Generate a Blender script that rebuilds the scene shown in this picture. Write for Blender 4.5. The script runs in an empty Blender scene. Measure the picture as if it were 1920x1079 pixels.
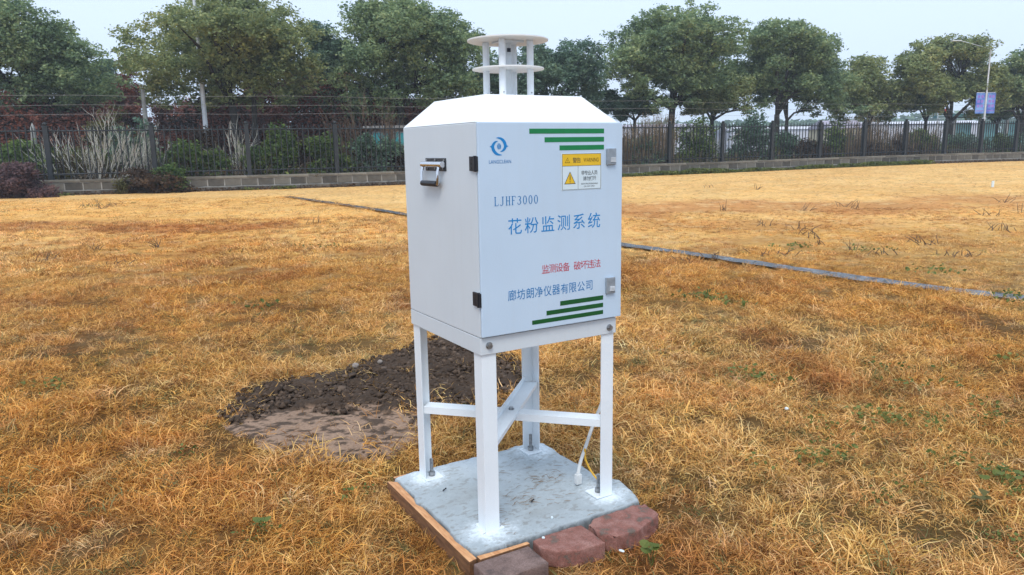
import bpy, bmesh, math, random
import numpy as np
from mathutils import Vector, Matrix

R = math.radians
sc = bpy.context.scene
col = sc.collection
rng = np.random.default_rng(7)
random.seed(7)

# ------------------------------------------------------------------ camera, world, sun, exposure
CAM_H, F_PX, PITCH, ROLL = 1.45, 1400.69, R(10.4652), R(0.978)
cam_d = bpy.data.cameras.new('camera')
cam = bpy.data.objects.new('camera', cam_d)
col.objects.link(cam)
cam.matrix_world = (Matrix.Translation((0, 0, CAM_H)) @ Matrix.Rotation(math.pi / 2 - PITCH, 4, 'X')
                    @ Matrix.Rotation(-ROLL, 4, 'Z'))
cam_d.sensor_width = 36.0
cam_d.lens = F_PX / 1920 * 36
cam_d.clip_start = 0.05
cam_d.clip_end = 2000
sc.camera = cam

SUN_EL, SUN_AZ = R(56), R(-172)          # azimuth measured from +Y towards +X
world = bpy.data.worlds.new('World')
sc.world = world
world.use_nodes = True
nt = world.node_tree
bg = nt.nodes['Background']
sky = nt.nodes.new('ShaderNodeTexSky')
sky.sky_type = 'NISHITA'
sky.sun_disc = False
sky.sun_elevation = SUN_EL
sky.sun_rotation = SUN_AZ
sky.air_density = 1.0
sky.dust_density = 6.0
sky.ozone_density = 1.0
mixw = nt.nodes.new('ShaderNodeMix')
mixw.data_type = 'RGBA'
mixw.inputs[0].default_value = 0.88      # a closed, pale cloud sheet with a little of the sky behind it
nt.links.new(sky.outputs[0], mixw.inputs[6])
mixw.inputs[7].default_value = (7.1, 8.55, 10.7, 1)
nt.links.new(mixw.outputs[2], bg.inputs[0])
bg.inputs[1].default_value = 0.1

sun_d = bpy.data.lights.new('sun', 'SUN')
sun_d.energy = 1.5
sun_d.angle = R(25)
sun_d.color = (1.0, 0.96, 0.9)
sun = bpy.data.objects.new('sun', sun_d)
col.objects.link(sun)
sdir = Vector((math.sin(SUN_AZ) * math.cos(SUN_EL), math.cos(SUN_AZ) * math.cos(SUN_EL), math.sin(SUN_EL)))
sun.rotation_euler = sdir.to_track_quat('Z', 'Y').to_euler()
sun.location = (0, 0, 30)

sc.view_settings.view_transform = 'Standard'
sc.view_settings.look = 'None'
sc.view_settings.exposure = 0.36
sc.view_settings.gamma = 1
sc.view_settings.use_curve_mapping = False
sc.render.engine = 'CYCLES'
sc.cycles.volume_bounces = 0
sc.cycles.max_bounces = 8
sc.cycles.transparent_max_bounces = 8


# ------------------------------------------------------------------ helpers
def at(px, py, Y):
    """the point of the place seen at photo pixel (px, py), Y metres in front of the camera"""
    a, b = px - 960, py - 539.5
    cr, sr = math.cos(ROLL), math.sin(ROLL)
    x, y = cr * a - sr * b, sr * a + cr * b
    c, s = math.cos(PITCH), math.sin(PITCH)
    d = Vector((x, F_PX * c - y * s, -y * c - F_PX * s))
    return d * (Y / d.y) + Vector((0, 0, CAM_H))


def smooth(t):
    t = np.clip(t, 0, 1)
    return t * t * (3 - 2 * t)


def gz(x, y):
    """height of the field: level near the camera, rising a little towards the far right"""
    return 0.14 * smooth((np.asarray(x) - 6) / 24) * smooth((np.asarray(y) - 18) / 22)


_lat = np.random.default_rng(3).random((64, 64))


def vnoise(x, y, seed=0):
    x = np.asarray(x, float) + seed * 17.3
    y = np.asarray(y, float) + seed * 9.1
    xi, yi = np.floor(x).astype(int), np.floor(y).astype(int)
    fx, fy = x - xi, y - yi
    fx, fy = fx * fx * (3 - 2 * fx), fy * fy * (3 - 2 * fy)
    g = lambda i, j: _lat[i % 64, j % 64]
    return ((g(xi, yi) * (1 - fx) + g(xi + 1, yi) * fx) * (1 - fy)
            + (g(xi, yi + 1) * (1 - fx) + g(xi + 1, yi + 1) * fx) * fy)


def fbm(x, y, seed=0, oct=4):
    v, a, t = 0, 0.5, 0
    for k in range(oct):
        v = v + a * vnoise(np.asarray(x) * 2 ** k, np.asarray(y) * 2 ** k, seed + k)
        t += a
        a *= 0.5
    return v / t


def inside(px, py, poly):
    px, py = np.asarray(px), np.asarray(py)
    r = np.zeros(px.shape, bool)
    n = len(poly)
    for i in range(n):
        x0, y0 = poly[i]
        x1, y1 = poly[(i + 1) % n]
        if y0 == y1:
            continue
        c = ((y0 > py) != (y1 > py)) & (px < (x1 - x0) * (py - y0) / (y1 - y0) + x0)
        r ^= c
    return r


def tag(o, label=None, cat=None, group=None, kind=None):
    if label: o['label'] = label
    if cat: o['category'] = cat
    if group: o['group'] = group
    if kind: o['kind'] = kind
    return o


def link(name, me, mats=None, parent=None, loc=None):
    o = bpy.data.objects.new(name, me)
    col.objects.link(o)
    if mats is not None and me is not None:
        for m in (mats if isinstance(mats, (list, tuple)) else [mats]):
            me.materials.append(m)
    if parent is not None:
        o.parent = parent
    if loc is not None:
        o.location = loc
    return o


def empty(name, loc=(0, 0, 0), rz=0):
    o = bpy.data.objects.new(name, None)
    col.objects.link(o)
    o.empty_display_size = 0.2
    o.location = loc
    o.rotation_euler = (0, 0, rz)
    return o


def mesh_from(name, V, faces, mat_idx=None, rnd=None, smooth_=False):
    """V: n x 3; faces: array m x k (all of one size) or list of such arrays"""
    me = bpy.data.meshes.new(name)
    if isinstance(faces, np.ndarray):
        faces = [faces]
    V = np.asarray(V, np.float32)
    me.vertices.add(len(V))
    me.vertices.foreach_set('co', V.ravel())
    loops = np.concatenate([f.ravel() for f in faces]).astype(np.int32)
    sizes = np.concatenate([np.full(len(f), f.shape[1]) for f in faces])
    starts = np.concatenate([[0], np.cumsum(sizes)[:-1]]).astype(np.int32)
    me.loops.add(len(loops))
    me.loops.foreach_set('vertex_index', loops)
    me.polygons.add(len(sizes))
    me.polygons.foreach_set('loop_start', starts)
    if mat_idx is not None:
        me.polygons.foreach_set('material_index', np.asarray(mat_idx, np.int32))
    if smooth_:
        me.polygons.foreach_set('use_smooth', np.ones(len(sizes), bool))
    me.update(calc_edges=True)
    if rnd is not None:
        a = me.attributes.new('rnd', 'FLOAT', 'FACE')
        a.data.foreach_set('value', np.asarray(rnd, np.float32))
    return me


class MB:
    """collects simple shapes into ONE mesh"""
    def __init__(s):
        s.v, s.f, s.m = [], [], []

    def add(s, V, F, m=0):
        o = len(s.v)
        s.v += [tuple(p) for p in V]
        for f in F:
            s.f.append([i + o for i in f])
            s.m.append(m)
        return s

    def box(s, x0, x1, y0, y1, z0, z1, m=0):
        V = [(x0, y0, z0), (x1, y0, z0), (x1, y1, z0), (x0, y1, z0), (x0, y0, z1), (x1, y0, z1), (x1, y1, z1), (x0, y1, z1)]
        F = [(0, 3, 2, 1), (4, 5, 6, 7), (0, 1, 5, 4), (1, 2, 6, 5), (2, 3, 7, 6), (3, 0, 4, 7)]
        return s.add(V, F, m)

    def prism(s, poly, z0, z1, m=0):
        n = len(poly)
        V = [(x, y, z0) for x, y in poly] + [(x, y, z1) for x, y in poly]
        F = [tuple(range(n))[::-1], tuple(range(n, 2 * n))] + [(i, (i + 1) % n, n + (i + 1) % n, n + i) for i in range(n)]
        return s.add(V, F, m)

    def tube(s, pts, rad, n=8, m=0, cap=True):
        pts = [Vector(p) for p in pts]
        rad = rad if isinstance(rad, (list, tuple)) else [rad] * len(pts)
        V, F = [], []
        up = None
        for i, p in enumerate(pts):
            t = (pts[min(i + 1, len(pts) - 1)] - pts[max(i - 1, 0)]).normalized()
            if up is None:
                up = Vector((0, 0, 1)) if abs(t.z) < 0.9 else Vector((1, 0, 0))
            a = t.cross(up).normalized()
            b = a.cross(t).normalized()
            up = b
            for k in range(n):
                w = 2 * math.pi * k / n
                V.append(p + (a * math.cos(w) + b * math.sin(w)) * rad[i])
        for i in range(len(pts) - 1):
            for k in range(n):
                F.append((i * n + k, i * n + (k + 1) % n, (i + 1) * n + (k + 1) % n, (i + 1) * n + k))
        if cap:
            F.append(tuple(range(n))[::-1])
            F.append(tuple(range((len(pts) - 1) * n, len(pts) * n)))
        return s.add(V, F, m)

    def mesh(s, name, bevel=0, smooth_=False):
        me = bpy.data.meshes.new(name)
        me.from_pydata(s.v, [], s.f)
        me.polygons.foreach_set('material_index', s.m)
        bm = bmesh.new()
        bm.from_mesh(me)
        bmesh.ops.recalc_face_normals(bm, faces=bm.faces)
        if bevel:
            es = [e for e in bm.edges if len(e.link_faces) == 2 and e.calc_face_angle(0) > 0.5]
            bmesh.ops.bevel(bm, geom=es, offset=bevel, segments=2, affect='EDGES', profile=0.6, clamp_overlap=True)
        bm.to_mesh(me)
        bm.free()
        if smooth_:
            me.polygons.foreach_set('use_smooth', [True] * len(me.polygons))
            me.set_sharp_from_angle(angle=R(35))
        return me

    def build(s, name, mats, parent=None, bevel=0, smooth_=False, loc=None):
        return link(name, s.mesh(name, bevel, smooth_), mats, parent, loc)


# ------------------------------------------------------------------ materials
def newmat(name, rough=0.7, metal=0.0, spec=None):
    m = bpy.data.materials.new(name)
    m.use_nodes = True
    p = m.node_tree.nodes['Principled BSDF']
    p.inputs['Roughness'].default_value = rough
    p.inputs['Metallic'].default_value = metal
    if spec is not None:
        p.inputs['Specular IOR Level'].default_value = spec
    return m, m.node_tree, p


def noise_node(t, scale, detail=4, coord='Object', rough=0.55, stretch=None):
    tc = t.nodes.new('ShaderNodeTexCoord')
    n = t.nodes.new('ShaderNodeTexNoise')
    n.inputs['Scale'].default_value = scale
    n.inputs['Detail'].default_value = detail
    n.inputs['Roughness'].default_value = rough
    if stretch:
        mp = t.nodes.new('ShaderNodeMapping')
        mp.inputs['Scale'].default_value = stretch
        t.links.new(tc.outputs[coord], mp.inputs[0])
        t.links.new(mp.outputs[0], n.inputs['Vector'])
    else:
        t.links.new(tc.outputs[coord], n.inputs['Vector'])
    return n


def ramp(t, src, stops):
    r = t.nodes.new('ShaderNodeValToRGB')
    e = r.color_ramp.elements
    while len(e) < len(stops):
        e.new(0.5)
    for el, (p, c) in zip(e, stops):
        el.position = p
        el.color = (*c, 1) if len(c) == 3 else c
    t.links.new(src, r.inputs[0])
    return r


def noisy(name, c0, c1, scale=8, rough=0.7, bump=0.0, bscale=None, metal=0, detail=5, stretch=None, spec=None, lo=0.35, hi=0.65):
    m, t, p = newmat(name, rough, metal, spec)
    n = noise_node(t, scale, detail, stretch=stretch)
    r = ramp(t, n.outputs[0], [(lo, c0), (hi, c1)])
    t.links.new(r.outputs[0], p.inputs['Base Color'])
    if bump:
        n2 = noise_node(t, bscale or scale * 4, 6)
        b = t.nodes.new('ShaderNodeBump')
        b.inputs['Strength'].default_value = bump
        b.inputs['Distance'].default_value = 0.01
        t.links.new(n2.outputs[0], b.inputs['Height'])
        t.links.new(b.outputs[0], p.inputs['Normal'])
    return m


def leaf_mat(name, stops, nscale=0.55, transl=0.35, rough=0.6):
    m, t, p = newmat(name, rough, 0, 0.25)
    at_ = t.nodes.new('ShaderNodeAttribute')
    at_.attribute_name = 'rnd'
    n = noise_node(t, nscale, 3)
    mx = t.nodes.new('ShaderNodeMath')
    mx.operation = 'MULTIPLY_ADD'
    t.links.new(at_.outputs['Fac'], mx.inputs[0])
    mx.inputs[1].default_value = 0.5
    t.links.new(n.outputs[0], mx.inputs[2])
    sub = t.nodes.new('ShaderNodeMath')
    sub.operation = 'SUBTRACT'
    t.links.new(mx.outputs[0], sub.inputs[0])
    sub.inputs[1].default_value = 0.25
    r = ramp(t, sub.outputs[0], stops)
    t.links.new(r.outputs[0], p.inputs['Base Color'])
    tr = t.nodes.new('ShaderNodeBsdfTranslucent')
    t.links.new(r.outputs[0], tr.inputs[0])
    ms = t.nodes.new('ShaderNodeMixShader')
    ms.inputs[0].default_value = transl
    out = t.nodes['Material Output']
    t.links.new(p.outputs[0], ms.inputs[1])
    t.links.new(tr.outputs[0], ms.inputs[2])
    t.links.new(ms.outputs[0], out.inputs[0])
    return m


def obj_random_mat(name, c0, c1, scale=6, rough=0.85, bump=0.4, streak=True):
    """colour differs from piece to piece, with dirt over it"""
    m, t, p = newmat(name, rough)
    oi = t.nodes.new('ShaderNodeObjectInfo')
    n = noise_node(t, scale, 5, stretch=(1, 1, 0.4) if streak else None)
    add = t.nodes.new('ShaderNodeMath')
    add.operation = 'MULTIPLY_ADD'
    t.links.new(oi.outputs['Random'], add.inputs[0])
    add.inputs[1].default_value = 0.4
    t.links.new(n.outputs[0], add.inputs[2])
    r = ramp(t, add.outputs[0], [(0.4, c0), (0.95, c1)])
    t.links.new(r.outputs[0], p.inputs['Base Color'])
    n2 = noise_node(t, 40, 6)
    b = t.nodes.new('ShaderNodeBump')
    b.inputs['Strength'].default_value = bump
    b.inputs['Distance'].default_value = 0.01
    t.links.new(n2.outputs[0], b.inputs['Height'])
    t.links.new(b.outputs[0], p.inputs['Normal'])
    return m


def plain(name, c, rough=0.5, metal=0.0, v=0.12, scale=30, bump=0.0):
    a = tuple(x * (1 - v) for x in c)
    b = tuple(min(1, x * (1 + v * 0.6)) for x in c)
    return noisy(name, a, b, scale, rough, bump, 300 if bump else None, metal)


M = {}
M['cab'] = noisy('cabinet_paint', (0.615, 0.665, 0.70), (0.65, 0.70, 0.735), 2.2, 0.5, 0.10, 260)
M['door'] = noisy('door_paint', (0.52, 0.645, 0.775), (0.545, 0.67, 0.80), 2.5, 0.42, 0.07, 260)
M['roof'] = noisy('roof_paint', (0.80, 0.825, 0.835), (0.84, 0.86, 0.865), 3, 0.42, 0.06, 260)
M['leg'] = noisy('fresh_white_paint', (0.78, 0.84, 0.88), (0.83, 0.885, 0.92), 5, 0.42, 0.10, 160)
M['disk'] = plain('white_plastic', (0.80, 0.79, 0.76), 0.45, v=0.04)
M['tube'] = plain('white_tube', (0.76, 0.80, 0.83), 0.4, v=0.04)
M['steel'] = plain('zinc_steel', (0.36, 0.37, 0.38), 0.38, 0.85, 0.3, 90)
M['chrome'] = plain('chrome', (0.7, 0.7, 0.72), 0.15, 1.0, 0.05)
M['black'] = plain('black_plastic', (0.012, 0.013, 0.018), 0.5)
M['blackmetal'] = plain('dark_plate', (0.03, 0.032, 0.04), 0.35, 0.4, 0.4, 60)
M['latch'] = plain('latch_grey', (0.33, 0.37, 0.41), 0.4, 0.35, 0.15, 60)
M['latchw'] = plain('latch_light', (0.75, 0.78, 0.8), 0.4)
def weather(m, amount=0.16, tone=(0.42, 0.40, 0.35)):
    '''thin rain streaks and dust over a painted sheet'''
    t = m.node_tree
    p = t.nodes['Principled BSDF']
    src = p.inputs['Base Color'].links[0].from_socket
    n = noise_node(t, 5, 7, stretch=(7, 7, 0.5), rough=0.62)
    r = ramp(t, n.outputs[0], [(0.50, (0, 0, 0)), (0.78, (amount, amount, amount))])
    n2 = noise_node(t, 2.0, 6, rough=0.6)
    r2 = ramp(t, n2.outputs[0], [(0.45, (0, 0, 0)), (0.75, (amount * 0.7,) * 3)])
    add = t.nodes.new('ShaderNodeMath')
    add.operation = 'ADD'
    t.links.new(r.outputs[0], add.inputs[0])
    t.links.new(r2.outputs[0], add.inputs[1])
    mx = t.nodes.new('ShaderNodeMix')
    mx.data_type = 'RGBA'
    t.links.new(add.outputs[0], mx.inputs[0])
    t.links.new(src, mx.inputs[6])
    mx.inputs[7].default_value = (*tone, 1)
    t.links.new(mx.outputs[2], p.inputs['Base Color'])
    # sheet metal is never quite flat
    b0 = p.inputs['Normal'].links[0].from_node
    n3 = noise_node(t, 2.6, 1)
    b = t.nodes.new('ShaderNodeBump')
    b.inputs['Strength'].default_value = 0.25
    b.inputs['Distance'].default_value = 0.02
    t.links.new(n3.outputs[0], b.inputs['Height'])
    t.links.new(b.outputs[0], b0.inputs['Normal'])


for k_ in ('cab', 'door', 'roof'):
    weather(M[k_], {'cab': 0.10, 'door': 0.07, 'roof': 0.06}[k_])
M['green'] = plain('green_print', (0.0, 0.20, 0.055), 0.55, v=0.08)
M['greend'] = plain('dark_green_print', (0.0, 0.085, 0.012), 0.55, v=0.08)
M['blue'] = plain('blue_print', (0.0, 0.22, 0.56), 0.55, v=0.08)
M['blued'] = plain('lettering_blue', (0.0, 0.17, 0.44), 0.55, v=0.08)
M['red'] = plain('red_print', (0.55, 0.025, 0.05), 0.55, v=0.08)
M['yellow'] = plain('sign_yellow', (0.80, 0.50, 0.015), 0.5, v=0.04)
M['signw'] = plain('sign_white', (0.66, 0.76, 0.80), 0.5, v=0.03)
M['ink'] = plain('sign_ink', (0.03, 0.035, 0.04), 0.6, v=0.05)
M['inkb'] = plain('sign_brown_ink', (0.10, 0.06, 0.0), 0.6, v=0.05)
M['gasket'] = plain('gasket', (0.06, 0.065, 0.07), 0.8)
M['cablew'] = plain('white_cable', (0.66, 0.68, 0.68), 0.5)
M['cabley'] = plain('yellow_cable', (0.75, 0.42, 0.03), 0.45)
M['fence'] = noisy('dark_fence_paint', (0.008, 0.011, 0.015), (0.018, 0.024, 0.030), 6, 0.5)
M['bark'] = noisy('bark', (0.022, 0.019, 0.016), (0.05, 0.043, 0.036), 7, 0.9, 0.5, 30, stretch=(3, 3, 0.6))
M['barkpale'] = noisy('pale_bark', (0.40, 0.39, 0.34), (0.62, 0.61, 0.55), 7, 0.85)
M['barkbrown'] = noisy('dry_twigs', (0.07, 0.045, 0.028), (0.16, 0.11, 0.07), 3, 0.9)
M['pole'] = noisy('painted_pole', (0.55, 0.58, 0.62), (0.68, 0.71, 0.75), 3, 0.5)
M['polegrey'] = noisy('concrete_pole', (0.22, 0.22, 0.21), (0.36, 0.36, 0.34), 3, 0.85)
M['wire'] = plain('wire', (0.30, 0.29, 0.28), 0.5, 0.3)
G0, G1, G2, G3 = (0.06, 0.11, 0.06), (0.18, 0.265, 0.14), (0.32, 0.40, 0.185), (0.48, 0.50, 0.23)
M['leaf_a'] = leaf_mat('camphor_leaves', [(0.15, G0), (0.42, G1), (0.66, G2), (0.92, G3)])
M['leaf_b'] = leaf_mat('olive_leaves', [(0.15, (0.075, 0.11, 0.05)), (0.42, (0.215, 0.275, 0.12)), (0.66, (0.37, 0.40, 0.165)), (0.92, (0.52, 0.48, 0.21))])
M['leaf_c'] = leaf_mat('deep_green_leaves', [(0.15, (0.04, 0.085, 0.065)), (0.42, (0.115, 0.20, 0.14)), (0.66, (0.20, 0.295, 0.19)), (0.92, (0.32, 0.39, 0.22))])
M['leaf_rust'] = leaf_mat('rust_needles', [(0.15, (0.05, 0.022, 0.015)), (0.42, (0.15, 0.055, 0.038)), (0.66, (0.29, 0.105, 0.07)), (0.92, (0.42, 0.19, 0.11))])
M['leaf_brown'] = leaf_mat('dead_brown_leaves', [(0.15, (0.03, 0.018, 0.012)), (0.42, (0.06, 0.036, 0.022)), (0.66, (0.12, 0.075, 0.042)), (0.92, (0.19, 0.13, 0.07))])
M['leaf_yellow'] = leaf_mat('yellow_green_leaves', [(0.15, (0.05, 0.055, 0.02)), (0.45, (0.11, 0.11, 0.035)), (0.7, (0.21, 0.19, 0.07)), (0.92, (0.30, 0.26, 0.11))])
M['leaf_bush'] = leaf_mat('bush_leaves', [(0.15, (0.028, 0.055, 0.018)), (0.42, (0.08, 0.145, 0.04)), (0.66, (0.175, 0.245, 0.065)), (0.92, (0.30, 0.34, 0.10))], 1.6)
M['leaf_purple'] = leaf_mat('purple_leaves', [(0.15, (0.05, 0.028, 0.03)), (0.42, (0.12, 0.07, 0.075)), (0.66, (0.20, 0.125, 0.125)), (0.92, (0.30, 0.17, 0.14))], 1.6)
M['weed'] = leaf_mat('weed_leaves', [(0.15, (0.06, 0.09, 0.02)), (0.5, (0.14, 0.18, 0.045)), (0.92, (0.27, 0.29, 0.09))], 2.0)
M['straw'] = leaf_mat('straw_weeds', [(0.15, (0.08, 0.055, 0.032)), (0.5, (0.16, 0.12, 0.075)), (0.92, (0.28, 0.22, 0.14))], 1.5, 0.1)

# ------------------------------------------------------------------ the field: colours and zones
YAW = R(30.7307)
BX, BY = -0.113, 2.5291
CU, SU = math.cos(YAW), math.sin(YAW)
W, D = 0.5993, 0.6095


def uv2w(u, v):
    return BX + CU * u - SU * v, BY + SU * u + CU * v


def w2uv(x, y):
    dx, dy = np.asarray(x) - BX, np.asarray(y) - BY
    return CU * dx + SU * dy, -SU * dx + CU * dy


SOIL = [(-1.66, 3.98), (-1.66, 4.55), (-1.39, 4.68), (-1.15, 4.84), (-0.86, 5.28), (-0.67, 5.66), (-0.22, 5.64), (0.08, 4.90),
        (0.09, 4.52), (-0.10, 4.20), (-0.42, 3.95), (-0.44, 3.60), (-0.62, 3.40), (-1.05, 3.38), (-1.32, 3.68)]
CH = [(-7.6, 25.6), (-3.55, 19.3), (-2.47, 17.45), (1.72, 11.15), (2.48, 10.08), (3.38, 8.66), (3.78, 8.02), (4.26, 7.38), (4.72, 6.86), (6.6, 4.8), (8.5, 2.5)]
WALL = [(-34, 24.6), (-25, 27.1), (-17.9, 28.9), (-10.9, 30.9), (-7.5, 32.1), (0.5, 35.9), (8.4, 39.6), (18.4, 44.2), (30.5, 49.0), (45, 54.4), (60, 60)]


def wall_y(x):
    return np.interp(x, [a[0] for a in WALL], [a[1] for a in WALL])


def seg_dist(x, y, line):
    d = np.full(np.shape(x), 1e9)
    for (x0, y0), (x1, y1) in zip(line[:-1], line[1:]):
        dx, dy = x1 - x0, y1 - y0
        t = np.clip(((x - x0) * dx + (y - y0) * dy) / (dx * dx + dy * dy), 0, 1)
        d = np.minimum(d, np.hypot(x - x0 - t * dx, y - y0 - t * dy))
    return d


def chan_y(x):
    return np.interp(x, [a[0] for a in CH], [a[1] for a in CH])


def wob(x, y, a=0.09):
    return (fbm(x * 5, y * 5, 31, 3) - 0.5) * 2 * a, (fbm(x * 5, y * 5, 37, 3) - 0.5) * 2 * a


STRAW, GOLD, RUST, PALE, THATCH = map(np.array, ((0.82, 0.495, 0.165), (0.74, 0.385, 0.095), (0.52, 0.215, 0.06), (0.80, 0.58, 0.29), (0.20, 0.11, 0.045)))


def blob(x, y, px, py, rx, ry):
    d = ray_gnd(px, py)
    w = (fbm(x * 0.9, y * 0.5, 51, 4) - 0.5) * 1.6
    q = np.hypot((x - d[0]) / rx, (y - d[1]) / ry) + w
    return smooth(1.35 - q)


def ray_gnd(px, py):
    a = at(px, py, 10.0)
    t = CAM_H / (CAM_H - a.z)
    return a.x * t, 10.0 * t


def tint(x, y):
    """colour of the dead grass over the field, n x 3"""
    x, y = np.asarray(x, float), np.asarray(y, float)
    n1 = fbm(x * 0.45, y * 0.30, 5)
    n2 = fbm(x * 1.7, y * 1.3, 9)
    n3 = fbm(x * 5, y * 4, 13, 3)
    far = smooth((y - 5) / 14)
    beyond = smooth((y - chan_y(x)) * 2.0)
    gold = np.clip(smooth((n1 - 0.32) / 0.35) * (1 - 0.5 * far), 0, 1)
    c = STRAW * (1 - gold[..., None]) + GOLD * gold[..., None]
    rust = smooth((n2 - 0.52) / 0.25) * 0.75 * (1 - 0.7 * far)
    rust = rust + smooth((fbm(x * 0.8, y * 0.8, 77) - 0.55) / 0.2) * 0.35 * (1 - far)
    # the rusty stretches the field shows
    for (px, py, rx, ry, k) in ((330, 428, 2.6, 1.0, 0.95), (60, 425, 3.0, 1.2, 0.7), (420, 525, 0.9, 0.4, 0.7), (470, 580, 1.1, 0.25, 0.8),
                                (120, 455, 1.6, 0.5, 0.4), (1300, 387, 4.5, 2.8, 0.95), (1540, 387, 4.0, 2.6, 0.85), (1850, 376, 4.5, 2.6, 0.75),
                                (1500, 418, 3.4, 1.2, 0.5), (90, 570, 0.9, 0.35, 0.5), (60, 1010, 0.5, 0.25, 0.6), (300, 840, 0.5, 0.3, 0.45),
                                (1350, 700, 0.7, 0.35, 0.35)):
        rust = np.maximum(rust, blob(x, y, px, py, rx, ry) * k)
    rust = np.clip(rust, 0, 0.9)[..., None]
    c = c * (1 - rust) + RUST * rust
    pale = smooth((n3 - 0.55) / 0.25) * 0.45 + 0.28 * beyond * smooth((y - 8) / 20)
    pale = np.clip(pale, 0, 0.6)[..., None]
    c = c * (1 - pale) + PALE * pale
    c = c * (0.84 + 0.32 * fbm(x * 1.1, y * 0.9, 93, 5))[..., None]
    return np.clip(c, 0, 1)


def openness(x, y):
    """where the sward is thin and the dark thatch shows"""
    n = fbm(x * 2.2, y * 2.6, 21)
    return smooth((n - 0.53) / 0.16)


# ground sheet
def spaced(a, b, n, k):
    t = np.linspace(-1, 1, n)
    s = np.sinh(t * k) / math.sinh(k)
    return (a + b) / 2 + s * (b - a) / 2


gx = spaced(-380, 380, 460, 6.5)
gy = np.concatenate([np.linspace(-14, 0.5, 10), 0.5 + (np.exp(np.linspace(0, 1, 430) * 6.2) - 1) / (math.exp(6.2) - 1) * 620])
GX, GY = np.meshgrid(gx, gy)
near = 1 - smooth((GY - 14) / 12)
lump = (fbm(GX * 1.8, GY * 1.8, 3) - 0.5) * 0.05 * near
su, sv = w2uv(GX, GY)
pad = ((su > -0.5) & (su < 1.0) & (sv > -0.6) & (sv < 1.1))
GZ = gz(GX, GY) + np.where(pad, -0.012, lump)
GZ = np.where(seg_dist(GX, GY, CH) < 0.35, np.minimum(GZ, 0.0) - 0.02, GZ)
sink = inside(GX, GY, SOIL)
GZ = np.where(sink, -0.05, GZ)
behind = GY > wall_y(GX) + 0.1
V = np.stack([GX.ravel(), GY.ravel(), GZ.ravel()], 1)
ny, nx = GX.shape
ii = np.arange(ny * nx).reshape(ny, nx)
F = np.stack([ii[:-1, :-1], ii[:-1, 1:], ii[1:, 1:], ii[1:, :-1]], -1).reshape(-1, 4)
me = mesh_from('ground', V, F, smooth_=True)
T = tint(GX.ravel(), GY.ravel())
op = openness(GX.ravel(), GY.ravel())
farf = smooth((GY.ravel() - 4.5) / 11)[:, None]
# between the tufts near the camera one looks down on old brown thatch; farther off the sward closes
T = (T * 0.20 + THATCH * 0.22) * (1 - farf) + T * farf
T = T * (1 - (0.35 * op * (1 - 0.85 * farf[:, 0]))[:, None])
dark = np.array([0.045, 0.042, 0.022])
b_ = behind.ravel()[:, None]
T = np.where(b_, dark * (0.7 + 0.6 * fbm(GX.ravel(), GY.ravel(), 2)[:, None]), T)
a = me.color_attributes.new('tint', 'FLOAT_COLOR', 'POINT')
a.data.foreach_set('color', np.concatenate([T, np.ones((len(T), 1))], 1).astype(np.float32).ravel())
m, t, p = newmat('dead_turf', 0.95, 0, 0.1)
ca = t.nodes.new('ShaderNodeVertexColor')
ca.layer_name = 'tint'
n1 = noise_node(t, 5.5, 10, stretch=(1.0, 1.0, 1.0), rough=0.78)
r1 = ramp(t, n1.outputs[0], [(0.33, (0.42, 0.34, 0.28)), (0.46, (0.92, 0.89, 0.86)), (0.70, (1.20, 1.21, 1.22))])
mu = t.nodes.new('ShaderNodeMix')
mu.data_type = 'RGBA'
mu.blend_type = 'MULTIPLY'
mu.inputs[0].default_value = 1
t.links.new(ca.outputs[0], mu.inputs[6])
t.links.new(r1.outputs[0], mu.inputs[7])
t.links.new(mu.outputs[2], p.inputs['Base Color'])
n2 = noise_node(t, 60, 6)
b = t.nodes.new('ShaderNodeBump')
b.inputs['Strength'].default_value = 0.7
b.inputs['Distance'].default_value = 0.03
t.links.new(n2.outputs[0], b.inputs['Height'])
t.links.new(b.outputs[0], p.inputs['Normal'])
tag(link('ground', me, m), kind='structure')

# ------------------------------------------------------------------ shallow wet channel across the field
def strip(line, hw, zoff, seed, sub=14, jitter=0.05):
    L = []
    for (x0, y0), (x1, y1) in zip(line[:-1], line[1:]):
        n = max(2, int(math.hypot(x1 - x0, y1 - y0) * sub / 4))
        for k in range(n):
            L.append((x0 + (x1 - x0) * k / n, y0 + (y1 - y0) * k / n))
    L.append(line[-1])
    L = np.array(L)
    d = np.gradient(L, axis=0)
    nrm = np.stack([-d[:, 1], d[:, 0]], 1) / np.hypot(d[:, 0], d[:, 1])[:, None]
    s = np.arange(len(L))
    rows = []
    for j, e in enumerate((-1, -0.4, 0.3, 1)):
        jt = (fbm(s * 0.7, s * 0 + j, seed, 3) - 0.5) * 2 * jitter if abs(e) == 1 else 0
        P = L + nrm * (e * hw + jt)[:, None] if abs(e) == 1 else L + nrm * e * hw
        rows.append(np.stack([P[:, 0], P[:, 1], np.full(len(L), zoff) + (0.0 if abs(e) == 1 else -0.006)], 1))
    V = np.stack(rows, 1).reshape(-1, 3)
    n = len(L)
    ii = np.arange(n * 4).reshape(n, 4)
    F = np.stack([ii[:-1, :-1], ii[:-1, 1:], ii[1:, 1:], ii[1:, :-1]], -1).reshape(-1, 4)
    return V, F


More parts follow.
